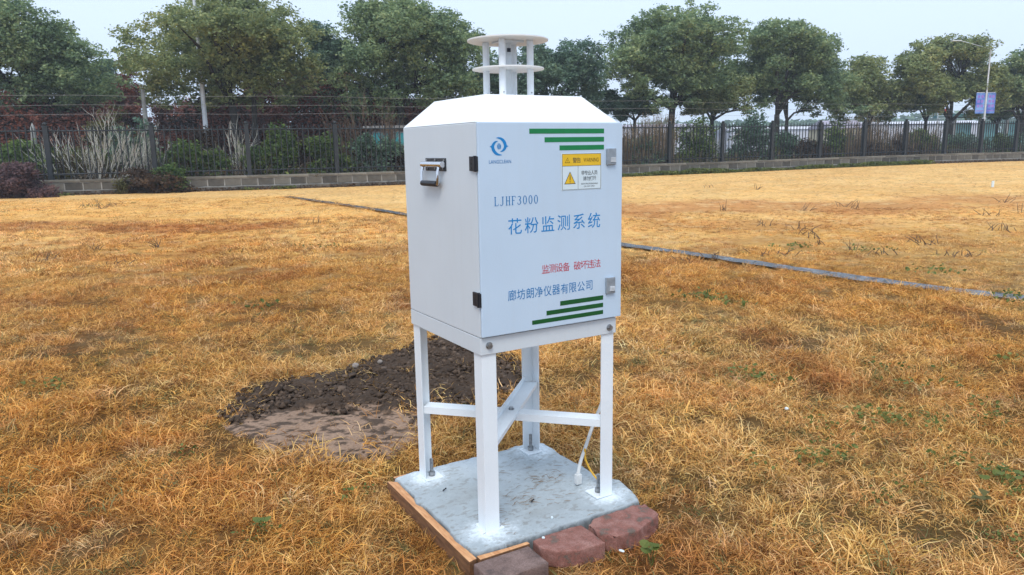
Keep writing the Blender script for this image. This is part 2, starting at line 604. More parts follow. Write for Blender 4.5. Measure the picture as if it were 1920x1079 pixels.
V, F = strip(CH, 0.135, 0.014, 5, 40, 0.07)
m, t, p = newmat('wet_mud_channel', 0.3)
n = noise_node(t, 9, 8, rough=0.75)
r = ramp(t, n.outputs[0], [(0.38, (0.035, 0.035, 0.035)), (0.50, (0.11, 0.118, 0.13)), (0.64, (0.24, 0.26, 0.285))])
t.links.new(r.outputs[0], p.inputs['Base Color'])
rr = ramp(t, n.outputs[0], [(0.42, (0.6, 0.6, 0.6)), (0.52, (0.12, 0.12, 0.12))])
t.links.new(rr.outputs[0], p.inputs['Roughness'])
bn = t.nodes.new('ShaderNodeBump')
bn.inputs['Strength'].default_value = 0.6
bn.inputs['Distance'].default_value = 0.02
t.links.new(n.outputs[0], bn.inputs['Height'])
t.links.new(bn.outputs[0], p.inputs['Normal'])
tag(link('drainage_channel', mesh_from('drainage_channel', V, F, smooth_=True), m), kind='structure')

# ------------------------------------------------------------------ bare patch: trodden mud and a spread of dug soil
MUDLINE = [(-1.8, 4.08), (-1.45, 3.98), (-1.2, 3.98), (-0.9, 4.02), (-0.55, 4.10), (-0.25, 4.26), (0.0, 4.36), (0.3, 4.45)]


def dug(x, y):
    """1 in the dug soil at the back, 0 on the smooth mud in front"""
    ly = np.interp(x, [q[0] for q in MUDLINE], [q[1] for q in MUDLINE])
    return smooth((y - ly + (fbm(x * 3.5, y * 5, 61, 5) - 0.5) * 1.1 + (fbm(x * 15, y * 22, 64, 4) - 0.5) * 0.7) / 0.10 + 0.5)


sx = np.arange(-1.95, 0.4, 0.0125)
sy = np.arange(3.15, 5.95, 0.0125)
SX, SY = np.meshgrid(sx, sy)
wx, wy = wob(SX, SY, 0.10)
edge = seg_dist(SX + wx, SY + wy, SOIL + [SOIL[0]])
ins = inside(SX + wx, SY + wy, SOIL)
sd = np.where(ins, edge, -edge)
dg = dug(SX, SY)
cl = fbm(SX * 7, SY * 7, 41, 5) * 0.06 + fbm(SX * 26, SY * 26, 42, 4) * 0.075 - 0.045
md = fbm(SX * 4, SY * 4, 43, 5) * 0.022
SZ = (cl * dg + md * (1 - dg)) * smooth(sd / 0.15 + 0.3) + np.where(sd < 0, sd * 0.6, 0) - 0.002
SZ = np.maximum(SZ, -0.08)
ny, nx = SX.shape
ii = np.arange(ny * nx).reshape(ny, nx)
F = np.stack([ii[:-1, :-1], ii[:-1, 1:], ii[1:, 1:], ii[1:, :-1]], -1).reshape(-1, 4)
keep = (sd.ravel()[F] > -0.12).any(1)
me = mesh_from('soil', np.stack([SX.ravel(), SY.ravel(), SZ.ravel()], 1), F[keep], smooth_=True)
dn = dg.ravel()
spk = smooth((fbm(SX * 22, SY * 40, 47, 5).ravel() - 0.53) / 0.05) * (1 - dn)
cc = (np.array([0.066, 0.044, 0.030])[None] * dn[:, None] + np.array([0.31, 0.205, 0.14])[None] * (1 - dn)[:, None])
cc = cc * (1 - 0.7 * spk[:, None]) * (0.8 + 0.4 * fbm(SX * 6, SY * 6, 48).ravel())[:, None]
a = me.color_attributes.new('tint', 'FLOAT_COLOR', 'POINT')
a.data.foreach_set('color', np.concatenate([cc, np.ones((len(cc), 1))], 1).astype(np.float32).ravel())
m, t, p = newmat('bare_soil', 0.85, 0, 0.2)
ca = t.nodes.new('ShaderNodeVertexColor')
ca.layer_name = 'tint'
n1 = noise_node(t, 70, 6, rough=0.7)
r1 = ramp(t, n1.outputs[0], [(0.3, (0.6, 0.6, 0.6)), (0.7, (1.2, 1.2, 1.2))])
mu = t.nodes.new('ShaderNodeMix')
mu.data_type = 'RGBA'
mu.blend_type = 'MULTIPLY'
mu.inputs[0].default_value = 1
t.links.new(ca.outputs[0], mu.inputs[6])
t.links.new(r1.outputs[0], mu.inputs[7])
t.links.new(mu.outputs[2], p.inputs['Base Color'])
b = t.nodes.new('ShaderNodeBump')
b.inputs['Strength'].default_value = 0.5
b.inputs['Distance'].default_value = 0.01
t.links.new(n1.outputs[0], b.inputs['Height'])
t.links.new(b.outputs[0], p.inputs['Normal'])
M['soil'] = m
tag(link('soil', me, m), kind='structure')


def ico_np(sub=1):
    bm = bmesh.new()
    bmesh.ops.create_icosphere(bm, subdivisions=sub, radius=1)
    v = np.array([q.co[:] for q in bm.verts])
    f = np.array([[q.index for q in g.verts] for g in bm.faces])
    bm.free()
    return v, f


iv, if_ = ico_np(1)
if_ = if_[:, :]
VV, FF, RR = [], [], []
rg = np.random.default_rng(11)
cnt = 0
while cnt < 8000:
    x, y = rg.uniform(-1.75, 0.15), rg.uniform(3.4, 5.75)
    if not inside(np.array([x]), np.array([y]), SOIL)[0]:
        continue
    d = float(dug(np.array(x), np.array(y)))
    if rg.random() > d * 0.86 + 0.14 * (fbm(np.array(x * 6.0), np.array(y * 9.0), 63) > 0.5):
        continue
    s = 0.003 + 0.015 * rg.random() ** 3 * (1.0 if d > 0.5 else 0.6) * (1 if rg.random() > 0.06 else 1.8)
    v = iv * (1 + (rg.random((len(iv), 1)) - 0.5) * 1.3) * s * rg.uniform(0.7, 1.3, 3) * [1, 1, 0.75]
    VV.append(v + [x, y, 0.006 * d + s * 0.3 + rg.uniform(0, 0.022) * d])
    FF.append(if_ + cnt * len(iv))
    RR.append(np.full(len(if_), rg.random()))
    cnt += 1
M['clod'] = leaf_mat('dark_clods', [(0.2, (0.038, 0.025, 0.017)), (0.5, (0.080, 0.053, 0.036)), (0.9, (0.15, 0.105, 0.075))], 6, 0.0, 0.9)
tag(link('soil_clods', mesh_from('soil_clods', np.concatenate(VV), np.concatenate(FF), rnd=np.concatenate(RR)), M['clod']),
    'dark crumbled clods of freshly dug soil beside the monitoring stand', 'soil', kind='stuff')

# ------------------------------------------------------------------ boundary wall of concrete blocks
wl = np.array(WALL)
seglen = np.hypot(*np.diff(wl, axis=0).T)
cum = np.concatenate([[0], np.cumsum(seglen)])
WL = cum[-1]


def along(s):
    x, y = np.interp(s, cum, wl[:, 0]), np.interp(s, cum, wl[:, 1])
    x2, y2 = np.interp(s + 0.2, cum, wl[:, 0]), np.interp(s + 0.2, cum, wl[:, 1])
    x1, y1 = np.interp(s - 0.2, cum, wl[:, 0]), np.interp(s - 0.2, cum, wl[:, 1])
    return float(x), float(y), math.atan2(y2 - y1, x2 - x1)


M['block'] = obj_random_mat('weathered_block', (0.05, 0.045, 0.037), (0.19, 0.175, 0.145), 3)
M['coping'] = obj_random_mat('weathered_coping', (0.08, 0.073, 0.06), (0.24, 0.225, 0.19), 3)
M['mortar'] = noisy('mortar', (0.26, 0.255, 0.235), (0.46, 0.45, 0.42), 5, 0.9)
wallroot = tag(empty('boundary_wall', (along(WL / 2)[0], along(WL / 2)[1], 0)),
               'low grey concrete block wall with coping along the far edge of the field', 'wall')
wo = wallroot.location
# mortar core
mb = MB()
ss = np.arange(0, WL + 0.01, 1.0)
for s0, s1 in zip(ss[:-1], ss[1:]):
    x0, y0, a0 = along(s0)
    x1, y1, a1 = along(s1)
    nx0, ny0, nx1, ny1 = -math.sin(a0), math.cos(a0), -math.sin(a1), math.cos(a1)
    z0, z1 = float(gz(x0, y0)), float(gz(x1, y1))
    f, k = 0.02, 0.26
    P = [(x0 + nx0 * f, y0 + ny0 * f), (x1 + nx1 * f, y1 + ny1 * f), (x1 + nx1 * k, y1 + ny1 * k), (x0 + nx0 * k, y0 + ny0 * k)]
    Z = [z0, z1, z1, z0]
    Vv = [(q[0] - wo.x, q[1] - wo.y, zz - 0.05) for q, zz in zip(P, Z)] + [(q[0] - wo.x, q[1] - wo.y, zz + 0.52) for q, zz in zip(P, Z)]
    mb.add(Vv, [(0, 1, 5, 4), (2, 3, 7, 6), (4, 5, 6, 7)])
mb.build('core', M['mortar'], wallroot)


def slab_mesh(name, L, d, h, mat):
    o = MB().box(-L / 2, L / 2, 0, d, 0, h).mesh(name, 0.012)
    o.materials.append(mat)
    return o


bl_m = [slab_mesh('block', 0.605, 0.10, 0.27, M['block']) for _ in range(1)]
cp_m = slab_mesh('coping_stone', 1.215, 0.36, 0.09, M['coping'])
ba_m = slab_mesh('base_block', 1.235, 0.10, 0.16, M['block'])
rb = random.Random(4)


def put(me_, name, s, z, off, tilt=0.0):
    x, y, a = along(s)
    o = bpy.data.objects.new(name, me_)
    col.objects.link(o)
    o.parent = wallroot
    nx_, ny_ = -math.sin(a), math.cos(a)
    o.location = (x + nx_ * off - wo.x, y + ny_ * off - wo.y, float(gz(x, y)) + z)
    o.rotation_euler = (0, tilt, a)


def vis_x(s):
    x, y, _ = along(s)
    return -0.80 * y < x < 0.78 * y


s = 0.3
while s < WL:
    if vis_x(s):
        put(bl_m[0], 'block', s, 0.195, rb.uniform(-0.006, 0.004), rb.uniform(-0.004, 0.004))
    s += 0.645
s = 0.5
while s < WL:
    if vis_x(s):
        put(ba_m, 'base_block', s, 0.0, -0.03 + rb.uniform(-0.005, 0.005))
    s += 1.25
s = 0.2
while s < WL:
    if vis_x(s):
        put(cp_m, 'coping_stone', s, 0.50 + rb.uniform(-0.006, 0.006), -0.035 + rb.uniform(-0.008, 0.008), rb.uniform(-0.004, 0.004))
    s += 1.225

# ------------------------------------------------------------------ iron fence on the wall
fence = tag(empty('iron_fence', (wo.x, wo.y, 0)), 'dark iron picket fence with ball-topped posts on the low block wall', 'fence')
# post positions along the wall line
def s_of_px(px):
    best, bs = 1e9, 0
    for s in np.arange(0, WL, 0.05):
        x, y, _ = along(s)
        a = at(px, 270, y)
        if abs(a.x - x) < best:
            best, bs = abs(a.x - x), s
    return bs


known = [s_of_px(q) for q in (85, 286, 465, 630)]
right = [s_of_px(q) for q in (1258, 1358, 1451, 1541, 1623, 1701, 1775, 1843, 1908)]
mid = list(np.linspace(known[-1], right[0], 6)[1:-1])
posts = [known[0] - 7.2, known[0] - 3.6] + known + mid + right + [right[-1] + 3.4, right[-1] + 6.8]
ZB_, ZT_ = 0.59, 2.70
pm = MB()
pm.box(-0.085, 0.085, -0.085, 0.085, ZB_, 2.60)
pm.box(-0.105, 0.105, -0.105, 0.105, 2.60, 2.63)
pm.box(-0.15, 0.15, -0.15, 0.15, ZB_, ZB_ + 0.02)
pm.tube([(0, 0, 2.63), (0, 0, 2.645), (0, 0, 2.67), (0, 0, 2.71), (0, 0, 2.745), (0, 0, 2.76)], [0.045, 0.06, 0.082, 0.088, 0.06, 0.02], 10)
pm = pm.mesh('post')
pm.materials.append(M['fence'])


def fput(me_, name, s, dz=0):
    x, y, a = along(s)
    o = bpy.data.objects.new(name, me_)
    col.objects.link(o)
    o.parent = fence
    nx_, ny_ = -math.sin(a), math.cos(a)
    o.location = (x + nx_ * 0.14 - wo.x, y + ny_ * 0.14 - wo.y, float(gz(x, y)) + dz)
    o.rotation_euler = (0, 0, a)
    return o


for s in posts:
    fput(pm, 'post', s)
pk = MB()
pk.box(-0.017, 0.017, -0.017, 0.017, 0.63, 2.52)
pk.add([(-0.03, 0, 2.52), (0, -0.03, 2.52), (0.03, 0, 2.52), (0, 0.03, 2.52), (0, 0, 2.66), (0, 0, 2.49)],
       [(0, 1, 4), (1, 2, 4), (2, 3, 4), (3, 0, 4), (1, 0, 5), (2, 1, 5), (3, 2, 5), (0, 3, 5)])
pk = pk.mesh('picket')
pk.materials.append(M['fence'])
pick = []
for s0, s1 in zip(posts[:-1], posts[1:]):
    n = 16
    for k in range(1, n):
        pick.append(s0 + (s1 - s0) * k / n)
    x0, y0, _ = along(s0)
    x1, y1, _ = along(s1)
for s in [q for q in pick if vis_x(q)][:300]:
    fput(pk, 'picket', s)
for s0, s1 in zip(posts[:-1], posts[1:]):
    for z in (0.80, 2.44):
        x0, y0, a0 = along(s0)
        x1, y1, a1 = along(s1)
        o0 = Vector((x0 - math.sin(a0) * 0.14 - wo.x, y0 + math.cos(a0) * 0.14 - wo.y, z + float(gz(x0, y0))))
        o1 = Vector((x1 - math.sin(a1) * 0.14 - wo.x, y1 + math.cos(a1) * 0.14 - wo.y, z + float(gz(x1, y1))))
        dd = (o1 - o0).normalized()
        MB().tube([o0 + dd * 0.086, o1 - dd * 0.086], 0.026, 4).build('rail', M['fence'], fence)

# security wires strung above the fence, on the far side of it
for i, zz in enumerate((3.07, 3.40, 3.76)):
    mb = MB()
    pts = []
    for s in np.linspace(0, WL, 40):
        x, y, a = along(s)
        pts.append((x - math.sin(a) * 0.35, y + math.cos(a) * 0.35, zz + 0.03 * math.sin(s * 0.7 + i)))
    mb.tube(pts, 0.005, 4)
    o = mb.build('security_wire', M['wire'])
    tag(o, ['lowest of the three thin wires strung above the fence', 'middle one of the three thin wires above the fence',
            'highest of the three thin wires strung above the fence'][i], 'wire', 'wires strung above the fence')

# ------------------------------------------------------------------ vegetation builders
def leaf_cloud(C, size, rg, flat=0.0, aspect=0.55):
    """rhombic leaves at centres C"""
    n = len(C)
    a = rg.normal(size=(n, 3))
    a[:, 2] *= 0.5
    a /= np.linalg.norm(a, axis=1)[:, None]
    b = rg.normal(size=(n, 3))
    b[:, 2] *= 0.6
    b -= (b * a).sum(1)[:, None] * a
    b /= np.linalg.norm(b, axis=1)[:, None]
    s = size * rg.uniform(0.6, 1.4, (n, 1))
    V = np.stack([C - a * s, C + b * s * aspect, C + a * s, C - b * s * aspect], 1).reshape(-1, 3)
    F = np.arange(4 * n).reshape(n, 4)
    return V, F, np.clip(rg.normal(0.5, 0.22, n), 0, 1)


def clumped(lobes, n, rg, tip=0.16, tips_per=46):
    """leaf centres gathered round twig tips that fill the lobes (cx,cy,cz,rx,ry,rz)"""
    L = np.array(lobes)
    vol = (L[:, 3] * L[:, 4] * L[:, 5]) ** 0.67
    nt_ = int(tips_per * len(L))
    k = rg.choice(len(L), nt_, p=vol / vol.sum())
    d = rg.normal(size=(nt_, 3))
    d /= np.linalg.norm(d, axis=1)[:, None]
    r = rg.random(nt_) ** (1 / 2.6)
    tips = L[k, :3] + d * r[:, None] * L[k, 3:6]
    j = rg.integers(0, nt_, n)
    g = rg.normal(size=(n, 3)) * tip
    g[:, 2] *= 0.6
    return tips[j] + g


def tree(name, label, cat, px, base_py, Y, crown, trunks, n_leaves, leafmat, seed, leaf=0.085, group=None, lobes_n=26, bark='bark', lobe_r=0.30, fork=0.0):
    """crown: list of (px, py_centre, half width px, half height px); built at real distance Y"""
    rg = np.random.default_rng(seed)
    sx_ = Y / F_PX
    base = at(px, base_py, Y)
    g0 = float(gz(base.x, Y)) - 0.05
    root = tag(empty(name, (base.x, Y, g0)), label, cat, group)
    lobes = []
    leaf = leaf * (Y / 40) ** 0.5
    for (cx, cy, hw, hh) in crown:
        c = at(cx, cy, Y)
        rx, rz = hw * sx_ * 1.14, hh * sx_ * 1.06
        ry = rx * 0.85
        nl = max(4, int(lobes_n * 1.95 * (hw * hh) / sum(q[2] * q[3] for q in crown)))
        for k in range(nl):
            d = rg.normal(size=3)
            d /= np.linalg.norm(d)
            r = rg.uniform(0.10, 1.0) ** 0.5
            lr = lobe_r * rg.uniform(0.7, 1.25)
            lobes.append((c.x - base.x + d[0] * r * rx * (1 - lr * 0.45), d[1] * r * ry * (1 - lr * 0.4),
                          c.z - g0 + d[2] * r * rz * (1 - lr * 0.45), rx * lr, ry * lr, min(rx, rz * 1.25) * lr * 0.85))
    C = clumped(lobes, int(n_leaves * 1.7), rg, 0.14, 38)
    V, F, rd = leaf_cloud(C, leaf * 0.92, rg)
    link('crown', mesh_from('crown', V, F, rnd=rd), M[leafmat], root)
    # trunk and limbs
    mb = MB()
    cmid = at(crown[0][0], crown[0][1], Y)
    L = np.array(lobes)
    for (tpx, tpy, r0) in trunks:         # the fork point of each trunk
        f = at(tpx, tpy, Y)
        fx, fz = f.x - base.x, f.z - g0
        bx = fx * 0.55 + rg.normal() * 0.1
        b0 = Vector((bx, rg.normal() * 0.15, -0.1))
        fk = Vector((fx, rg.normal() * 0.2, fz))
        mid_ = b0.lerp(fk, 0.5) + Vector((rg.normal() * 0.08, 0, 0))
        mb.tube([b0, mid_, fk], [r0 * 1.25, r0, r0 * 0.85], 8)
        near_ = np.argsort(np.hypot(L[:, 0] - fx, (L[:, 2] - fz) * 0.5))[:int(len(L) / max(1, len(trunks)) * 0.9) + 1]
        # limbs first, branches off them
        limbs = []
        for q in range(5):
            j = near_[int(rg.integers(0, len(near_)))]
            e = Vector(L[j, :3])
            if e.z < fz + 0.2:
                e.z = fz + 0.5
            k1 = fk.lerp(e, 0.35) + Vector((rg.normal() * 0.12, rg.normal() * 0.12, 0.25))
            k2 = fk.lerp(e, 0.7) + Vector((rg.normal() * 0.15, rg.normal() * 0.15, 0.15))
            mb.tube([fk - Vector((0, 0, 0.05)), k1, k2, e], [r0 * 0.6, r0 * 0.45, r0 * 0.28, r0 * 0.1], 6, cap=False)
            limbs.append((k1, k2, e))
        for j in near_:
            e = Vector(L[j, :3])
            k1, k2, e0 = min(limbs, key=lambda q: (q[1] - e).length)
            s_ = k1.lerp(k2, rg.random())
            if (e - s_).length > 0.3:
                m_ = s_.lerp(e, 0.5) + Vector((rg.normal() * 0.1, rg.normal() * 0.1, 0.12))
                mb.tube([s_, m_, e], [r0 * 0.26, r0 * 0.17, r0 * 0.05], 5, cap=False)
    mb.build('trunk', M[bark], root, smooth_=True)
    return root


TG = 'broad evergreen trees beyond the fence'
tree('evergreen_tree', 'big dark evergreen tree cut by the left edge, beside the fence post with pale shrub', 'tree', 52, 300, 37,
     [(10, 90, 130, 95), (120, 105, 100, 80), (180, 160, 55, 52), (50, 170, 100, 50), (130, 185, 70, 35)], [(45, 195, 0.19), (86, 200, 0.17)], 46000, 'leaf_a', 1, lobes_n=46, group=TG)
tree('evergreen_tree', 'widest round-headed evergreen tree with forked trunk, behind the white lamp post', 'tree', 440, 300, 35.4,
     [(415, 85, 155, 80), (350, 150, 76, 58), (515, 140, 76, 72), (440, 50, 92, 45), (410, 180, 60, 28)], [(436, 200, 0.19), (478, 170, 0.13)], 52000, 'leaf_b', 2, lobes_n=50, group=TG)
tree('evergreen_tree', 'narrow deep green tree squeezed between the two widest left-hand crowns', 'tree', 607, 300, 40.5,
     [(618, 105, 62, 62), (590, 165, 72, 52)], [(607, 200, 0.16)], 20000, 'leaf_c', 3, lobes_n=24, group=TG)
tree('evergreen_tree', 'tall spreading evergreen just left of the white cabinet, its trunk above the cabin', 'tree', 752, 300, 39.5,
     [(765, 85, 128, 78), (695, 155, 80, 65), (830, 140, 72, 72), (745, 45, 80, 38), (640, 180, 50, 35)], [(752, 205, 0.2)], 50000, 'leaf_a', 4, lobes_n=50, group=TG)
tree('evergreen_tree', 'dark evergreen tree directly behind the rain-cap discs of the cabinet', 'tree', 1000, 300, 44,
     [(960, 160, 80, 68), (1045, 140, 88, 62), (1020, 105, 52, 40), (1110, 180, 40, 36)], [(1010, 235, 0.2)], 36000, 'leaf_c', 5, lobes_n=36, group=TG)
tree('evergreen_tree', 'large dome-crowned evergreen tree right of the cabinet, open gaps in its middle', 'tree', 1262, 300, 46,
     [(1262, 100, 116, 78), (1182, 150, 62, 62), (1340, 130, 66, 72), (1270, 55, 82, 38), (1220, 185, 66, 32), (1290, 185, 40, 24)], [(1262, 205, 0.22)], 48000, 'leaf_a', 6, lobes_n=48, group=TG)
tree('young_tree', 'small leaning tree with bent double trunk just right of the cabinet edge', 'tree', 1192, 300, 47,
     [(1165, 195, 42, 26), (1210, 205, 30, 18)], [(1190, 225, 0.11)], 7000, 'leaf_c', 7, lobes_n=10)
tree('young_tree', 'low-branching tree beside the grey lamp post, under the dome-crowned one', 'tree', 1336, 300, 47.5,
     [(1340, 178, 66, 42), (1300, 200, 36, 20), (1378, 190, 32, 32)], [(1337, 225, 0.15)], 15000, 'leaf_b', 8, lobes_n=18)
tree('evergreen_tree', 'broad evergreen tree with two trunks right of the dome-crowned one', 'tree', 1462, 300, 49,
     [(1478, 112, 104, 64), (1418, 160, 52, 50), (1540, 150, 58, 66), (1462, 75, 68, 34), (1560, 200, 52, 28)], [(1458, 215, 0.2), (1478, 225, 0.13)], 42000, 'leaf_a', 9, lobes_n=44, group=TG)
tree('evergreen_tree', 'lower olive-brown bushy tree between the two right-hand rounded trees', 'tree', 1635, 300, 53,
     [(1640, 152, 70, 58), (1600, 185, 52, 42), (1676, 190, 40, 42), (1640, 208, 50, 24)], [(1635, 235, 0.15)], 26000, 'leaf_b', 10, lobes_n=32, group=TG)
tree('young_tree', 'slim small tree with pale gaps left of the rightmost large trunk', 'tree', 1735, 300, 55,
     [(1728, 180, 40, 30), (1748, 190, 26, 20)], [(1735, 228, 0.13)], 7000, 'leaf_c', 11, lobes_n=10)
tree('evergreen_tree', 'rounded evergreen tree with flared limbs left of the banner lamp post', 'tree', 1783, 300, 52,
     [(1785, 130, 88, 52), (1748, 170, 52, 38), (1838, 165, 48, 55), (1800, 102, 52, 26), (1850, 190, 40, 26)], [(1784, 228, 0.2)], 36000, 'leaf_b', 12, lobes_n=40, group=TG)
tree('evergreen_tree', 'evergreen tree cut by the right edge, behind the blue banners', 'tree', 1915, 300, 53,
     [(1915, 150, 56, 60), (1970, 140, 66, 66), (1880, 185, 32, 34)], [(1912, 232, 0.2)], 28000, 'leaf_a', 13, lobes_n=36, group=TG)
tree('young_tree', 'thin tree with slanting trunk below the blue banners', 'tree', 1862, 300, 56,
     [(1862, 200, 34, 22)], [(1870, 235, 0.10)], 5000, 'leaf_c', 14, lobes_n=8)
tree('evergreen_tree', 'far evergreen crown filling the gap left of the widest left-hand tree', 'tree', 215, 300, 46,
     [(192, 140, 24, 40), (190, 170, 36, 36)], [(200, 200, 0.14)], 9000, 'leaf_c', 15, lobes_n=14)
# rust-coloured deciduous conifers behind
for i, (px, ctr, Y, lab, sd_) in enumerate((
        (238, [(238, 165, 20, 64), (236, 205, 38, 42)], 44, 'rust-red conifer rising in the gap between the two leftmost crowns', 21),
        (150, [(150, 215, 62, 42)], 48, 'rust-brown conifer behind the pale leafless shrub', 22),
        (40, [(30, 225, 66, 42)], 45, 'rust-brown tree low at the left edge under the dark crown', 23),
        (350, [(350, 228, 62, 40)], 47, 'dark rust tree left of the white lamp post foot', 24),
        (510, [(505, 205, 50, 62)], 46, 'orange-brown conifer right of the forked trunks', 25),
        (600, [(605, 205, 62, 60)], 48, 'red-brown conifer behind the narrow green tree', 26),
        (700, [(700, 215, 60, 40)], 46, 'red-orange tree above the tangled brown creeper', 27),
        (430, [(430, 235, 48, 40)], 44, 'dark brown tree under the forked evergreen', 28),
        (800, [(810, 220, 70, 40)], 48, 'brown tree mostly hidden behind the white cabinet roof', 29))):
    tree('rust_tree', lab, 'tree', px, 300, Y, ctr, [(px, 240, 0.12)], 15000, 'leaf_rust' if i % 3 != 2 else 'leaf_brown', sd_, leaf=0.075,
         group='rust-coloured trees behind the evergreens', lobes_n=26)


def bush(label, px, top_py, bot_py, hw, off, mat, seed, n=7000, leaf=0.06, name='bush', twigs=True, twig='barkbrown', group='bushes behind the fence', cat='bush'):
    """off: metres behind the fence line"""
    rg = np.random.default_rng(seed)
    Y = float(at(px, 270, 30).x)  # first guess, then solve for the fence line
    Y = 33.0
    for _ in range(12):
        Y = float(wall_y(at(px, 270, Y).x)) + off
    top, bot = at(px, top_py, Y), at(px, bot_py, Y)
    g0 = float(gz(top.x, Y)) - 0.05
    rx = hw * Y / F_PX * 1.2
    H = (top.z - g0) * 1.16
    root = tag(empty(name, (top.x, Y, g0)), label, cat, group)
    lobes = []
    for k in range(17):
        a, r = rg.uniform(0, 6.28), rg.uniform(0, 0.75) ** 0.7
        h = (1 - r * r * 0.6)
        z = rg.uniform(0.15, 0.88) * H * h
        lobes.append((math.cos(a) * r * rx, math.sin(a) * r * rx * 0.7, z, rx * 0.40, rx * 0.36, H * 0.19))
    C = clumped(lobes, n, rg, 0.09, 50)
    C[:, 2] = np.abs(C[:, 2])
    V, F, rd = leaf_cloud(C, leaf * 1.15, rg)
    link('foliage', mesh_from('foliage', V, F, rnd=rd), M[mat], root)
    mb = MB()
    for k in range(12):
        q = lobes[k % len(lobes)]
        mb.tube([(rg.normal() * 0.1, rg.normal() * 0.1, 0), (q[0] * 0.5, q[1] * 0.5, q[2] * 0.5), (q[0], q[1], q[2] + 0.15)], [0.025, 0.018, 0.006], 4, cap=False)
    mb.build('stem', M[twig], root)
    return root


def bare_shrub(label, px, top_py, hw, off, seed, mat='barkpale', n=26, group='leafless shrubs behind the fence', rad=0.02):
    rg = np.random.default_rng(seed)
    Y = 33.0
    for _ in range(12):
        Y = float(wall_y(at(px, 270, Y).x)) + off
    top = at(px, top_py, Y)
    g0 = float(gz(top.x, Y)) - 0.05
    H = top.z - g0
    rx = hw * Y / F_PX
    mb = MB()

    def grow(p0, d, L, r, lev):
        p1 = p0 + d * L * 0.5 + Vector(rg.normal(size=3)) * L * 0.04
        p2 = p1 + (d + Vector((0, 0, 0.25))).normalized() * L * 0.5
        mb.tube([p0, p1, p2], [r, r * 0.75, r * 0.4], 4, cap=False)
        if lev < 2:
            for k in range(3 if lev else 4):
                b0 = p0.lerp(p2, rg.uniform(0.35, 0.95))
                dd = (d * 1.2 + Vector(rg.normal(size=3)) * 0.45 + Vector((0, 0, 0.25))).normalized()
                grow(b0, dd, L * rg.uniform(0.35, 0.6), r * 0.55, lev + 1)
    for k in range(n):
        a = rg.uniform(-1, 1)
        d = Vector((a * rx / H * 1.1, rg.normal() * 0.2, 1)).normalized()
        grow(Vector((a * rx * 0.45, rg.normal() * 0.25, 0)), d, H * rg.uniform(0.55, 0.95), rad * rg.uniform(0.7, 1.3), 0)
    o = mb.build('bare_shrub', M[mat])
    o.location = (top.x, Y, g0)
    return tag(o, label, 'shrub', group)


bare_shrub('large pale leafless shrub filling the fence bay right of the leftmost post', 165, 248, 92, 0.8, 101, n=26, rad=0.020)
bare_shrub('small pale leafless shrub left of the third fence post', 443, 245, 24, 1.2, 102, n=9)
bare_shrub('pale leafless twigs beside the second fence post', 262, 262, 34, 1.3, 103, n=12, rad=0.018)
bare_shrub('pale stemmed shrub in the bay right of the cabinet', 1322, 248, 26, 1.6, 104, n=16, mat='barkpale')
bare_shrub('tangled brown creeper over the cabin left of the cabinet', 690, 205, 56, 2.2, 105, n=30, mat='barkbrown', rad=0.022)
bush('dark green ground-hugging bush at the far left behind the fence', 30, 262, 330, 60, 1.6, 'leaf_bush', 201, 8000)
bush('green undergrowth around the foot of the pale leafless shrub', 160, 285, 330, 78, 1.9, 'leaf_yellow', 202, 8000, leaf=0.05)
bush('flat-topped yellow-green shrub high behind the pale leafless shrub', 205, 203, 300, 48, 5.0, 'leaf_yellow', 203, 6000)
bush('bluish-green dense bush left of the second fence post', 250, 236, 330, 38, 2.6, 'leaf_c', 204, 8000)
bush('fresh green bush just right of the second fence post', 338, 268, 330, 42, 1.3, 'leaf_bush', 205, 9000)
bush('green bush at the foot of the white lamp post', 398, 288, 330, 36, 1.3, 'leaf_bush', 206, 6000)
bush('orange-brown bush around the white lamp post', 385, 245, 320, 28, 2.6, 'leaf_brown', 207, 5000)
bush('tall fresh green bush just right of the third fence post', 502, 240, 330, 46, 1.4, 'leaf_bush', 208, 11000)
bush('dull green bush with dry tips between the two fresh green bushes', 556, 262, 330, 28, 1.7, 'leaf_brown', 209, 5000)
bush('rounded fresh green bush left of the fourth fence post', 610, 266, 330, 42, 1.3, 'leaf_bush', 210, 9000)
bush('grey-green bush in front of the cabin window', 700, 262, 330, 46, 1.4, 'leaf_c', 211, 9000)
bush('brown-leaved bush against the left side of the cabinet', 748, 285, 330, 28, 1.2, 'leaf_brown', 212, 4000)
bush('low dark green bush just right of the cabinet', 1200, 262, 312, 34, 1.3, 'leaf_c', 213, 7000)
bush('dark green bush with pale stems right of the cabinet', 1296, 228, 312, 44, 2.2, 'leaf_bush', 214, 9000)
bush('dark dense bush behind the bay with the pale sky gap', 1412, 226, 306, 42, 2.0, 'leaf_c', 215, 10000)
bush('dark bush around the two-trunked tree foot', 1480, 245, 304, 34, 2.0, 'leaf_c', 216, 7000)
bush('brown low bush right of the two-trunked tree', 1515, 262, 304, 30, 1.2, 'leaf_brown', 217, 4000)
bush('small green bush under the olive-brown tree', 1566, 240, 302, 30, 2.0, 'leaf_bush', 218, 6000)
bush('low brown bush in front of the cream house', 1620, 266, 300, 34, 1.4, 'leaf_brown', 219, 4000)
bush('dry brown bush among the tall straw weeds', 1672, 262, 298, 30, 1.2, 'leaf_brown', 220, 4000)
bush('green bush left of the rounded right-hand tree trunk', 1728, 247, 296, 32, 1.6, 'leaf_bush', 221, 6000)
bush('dark green bush below the blue banners', 1818, 242, 292, 36, 1.8, 'leaf_c', 222, 7000)
bush('low green-brown bush by the turquoise shelter', 1872, 260, 290, 28, 1.4, 'leaf_bush', 223, 5000)
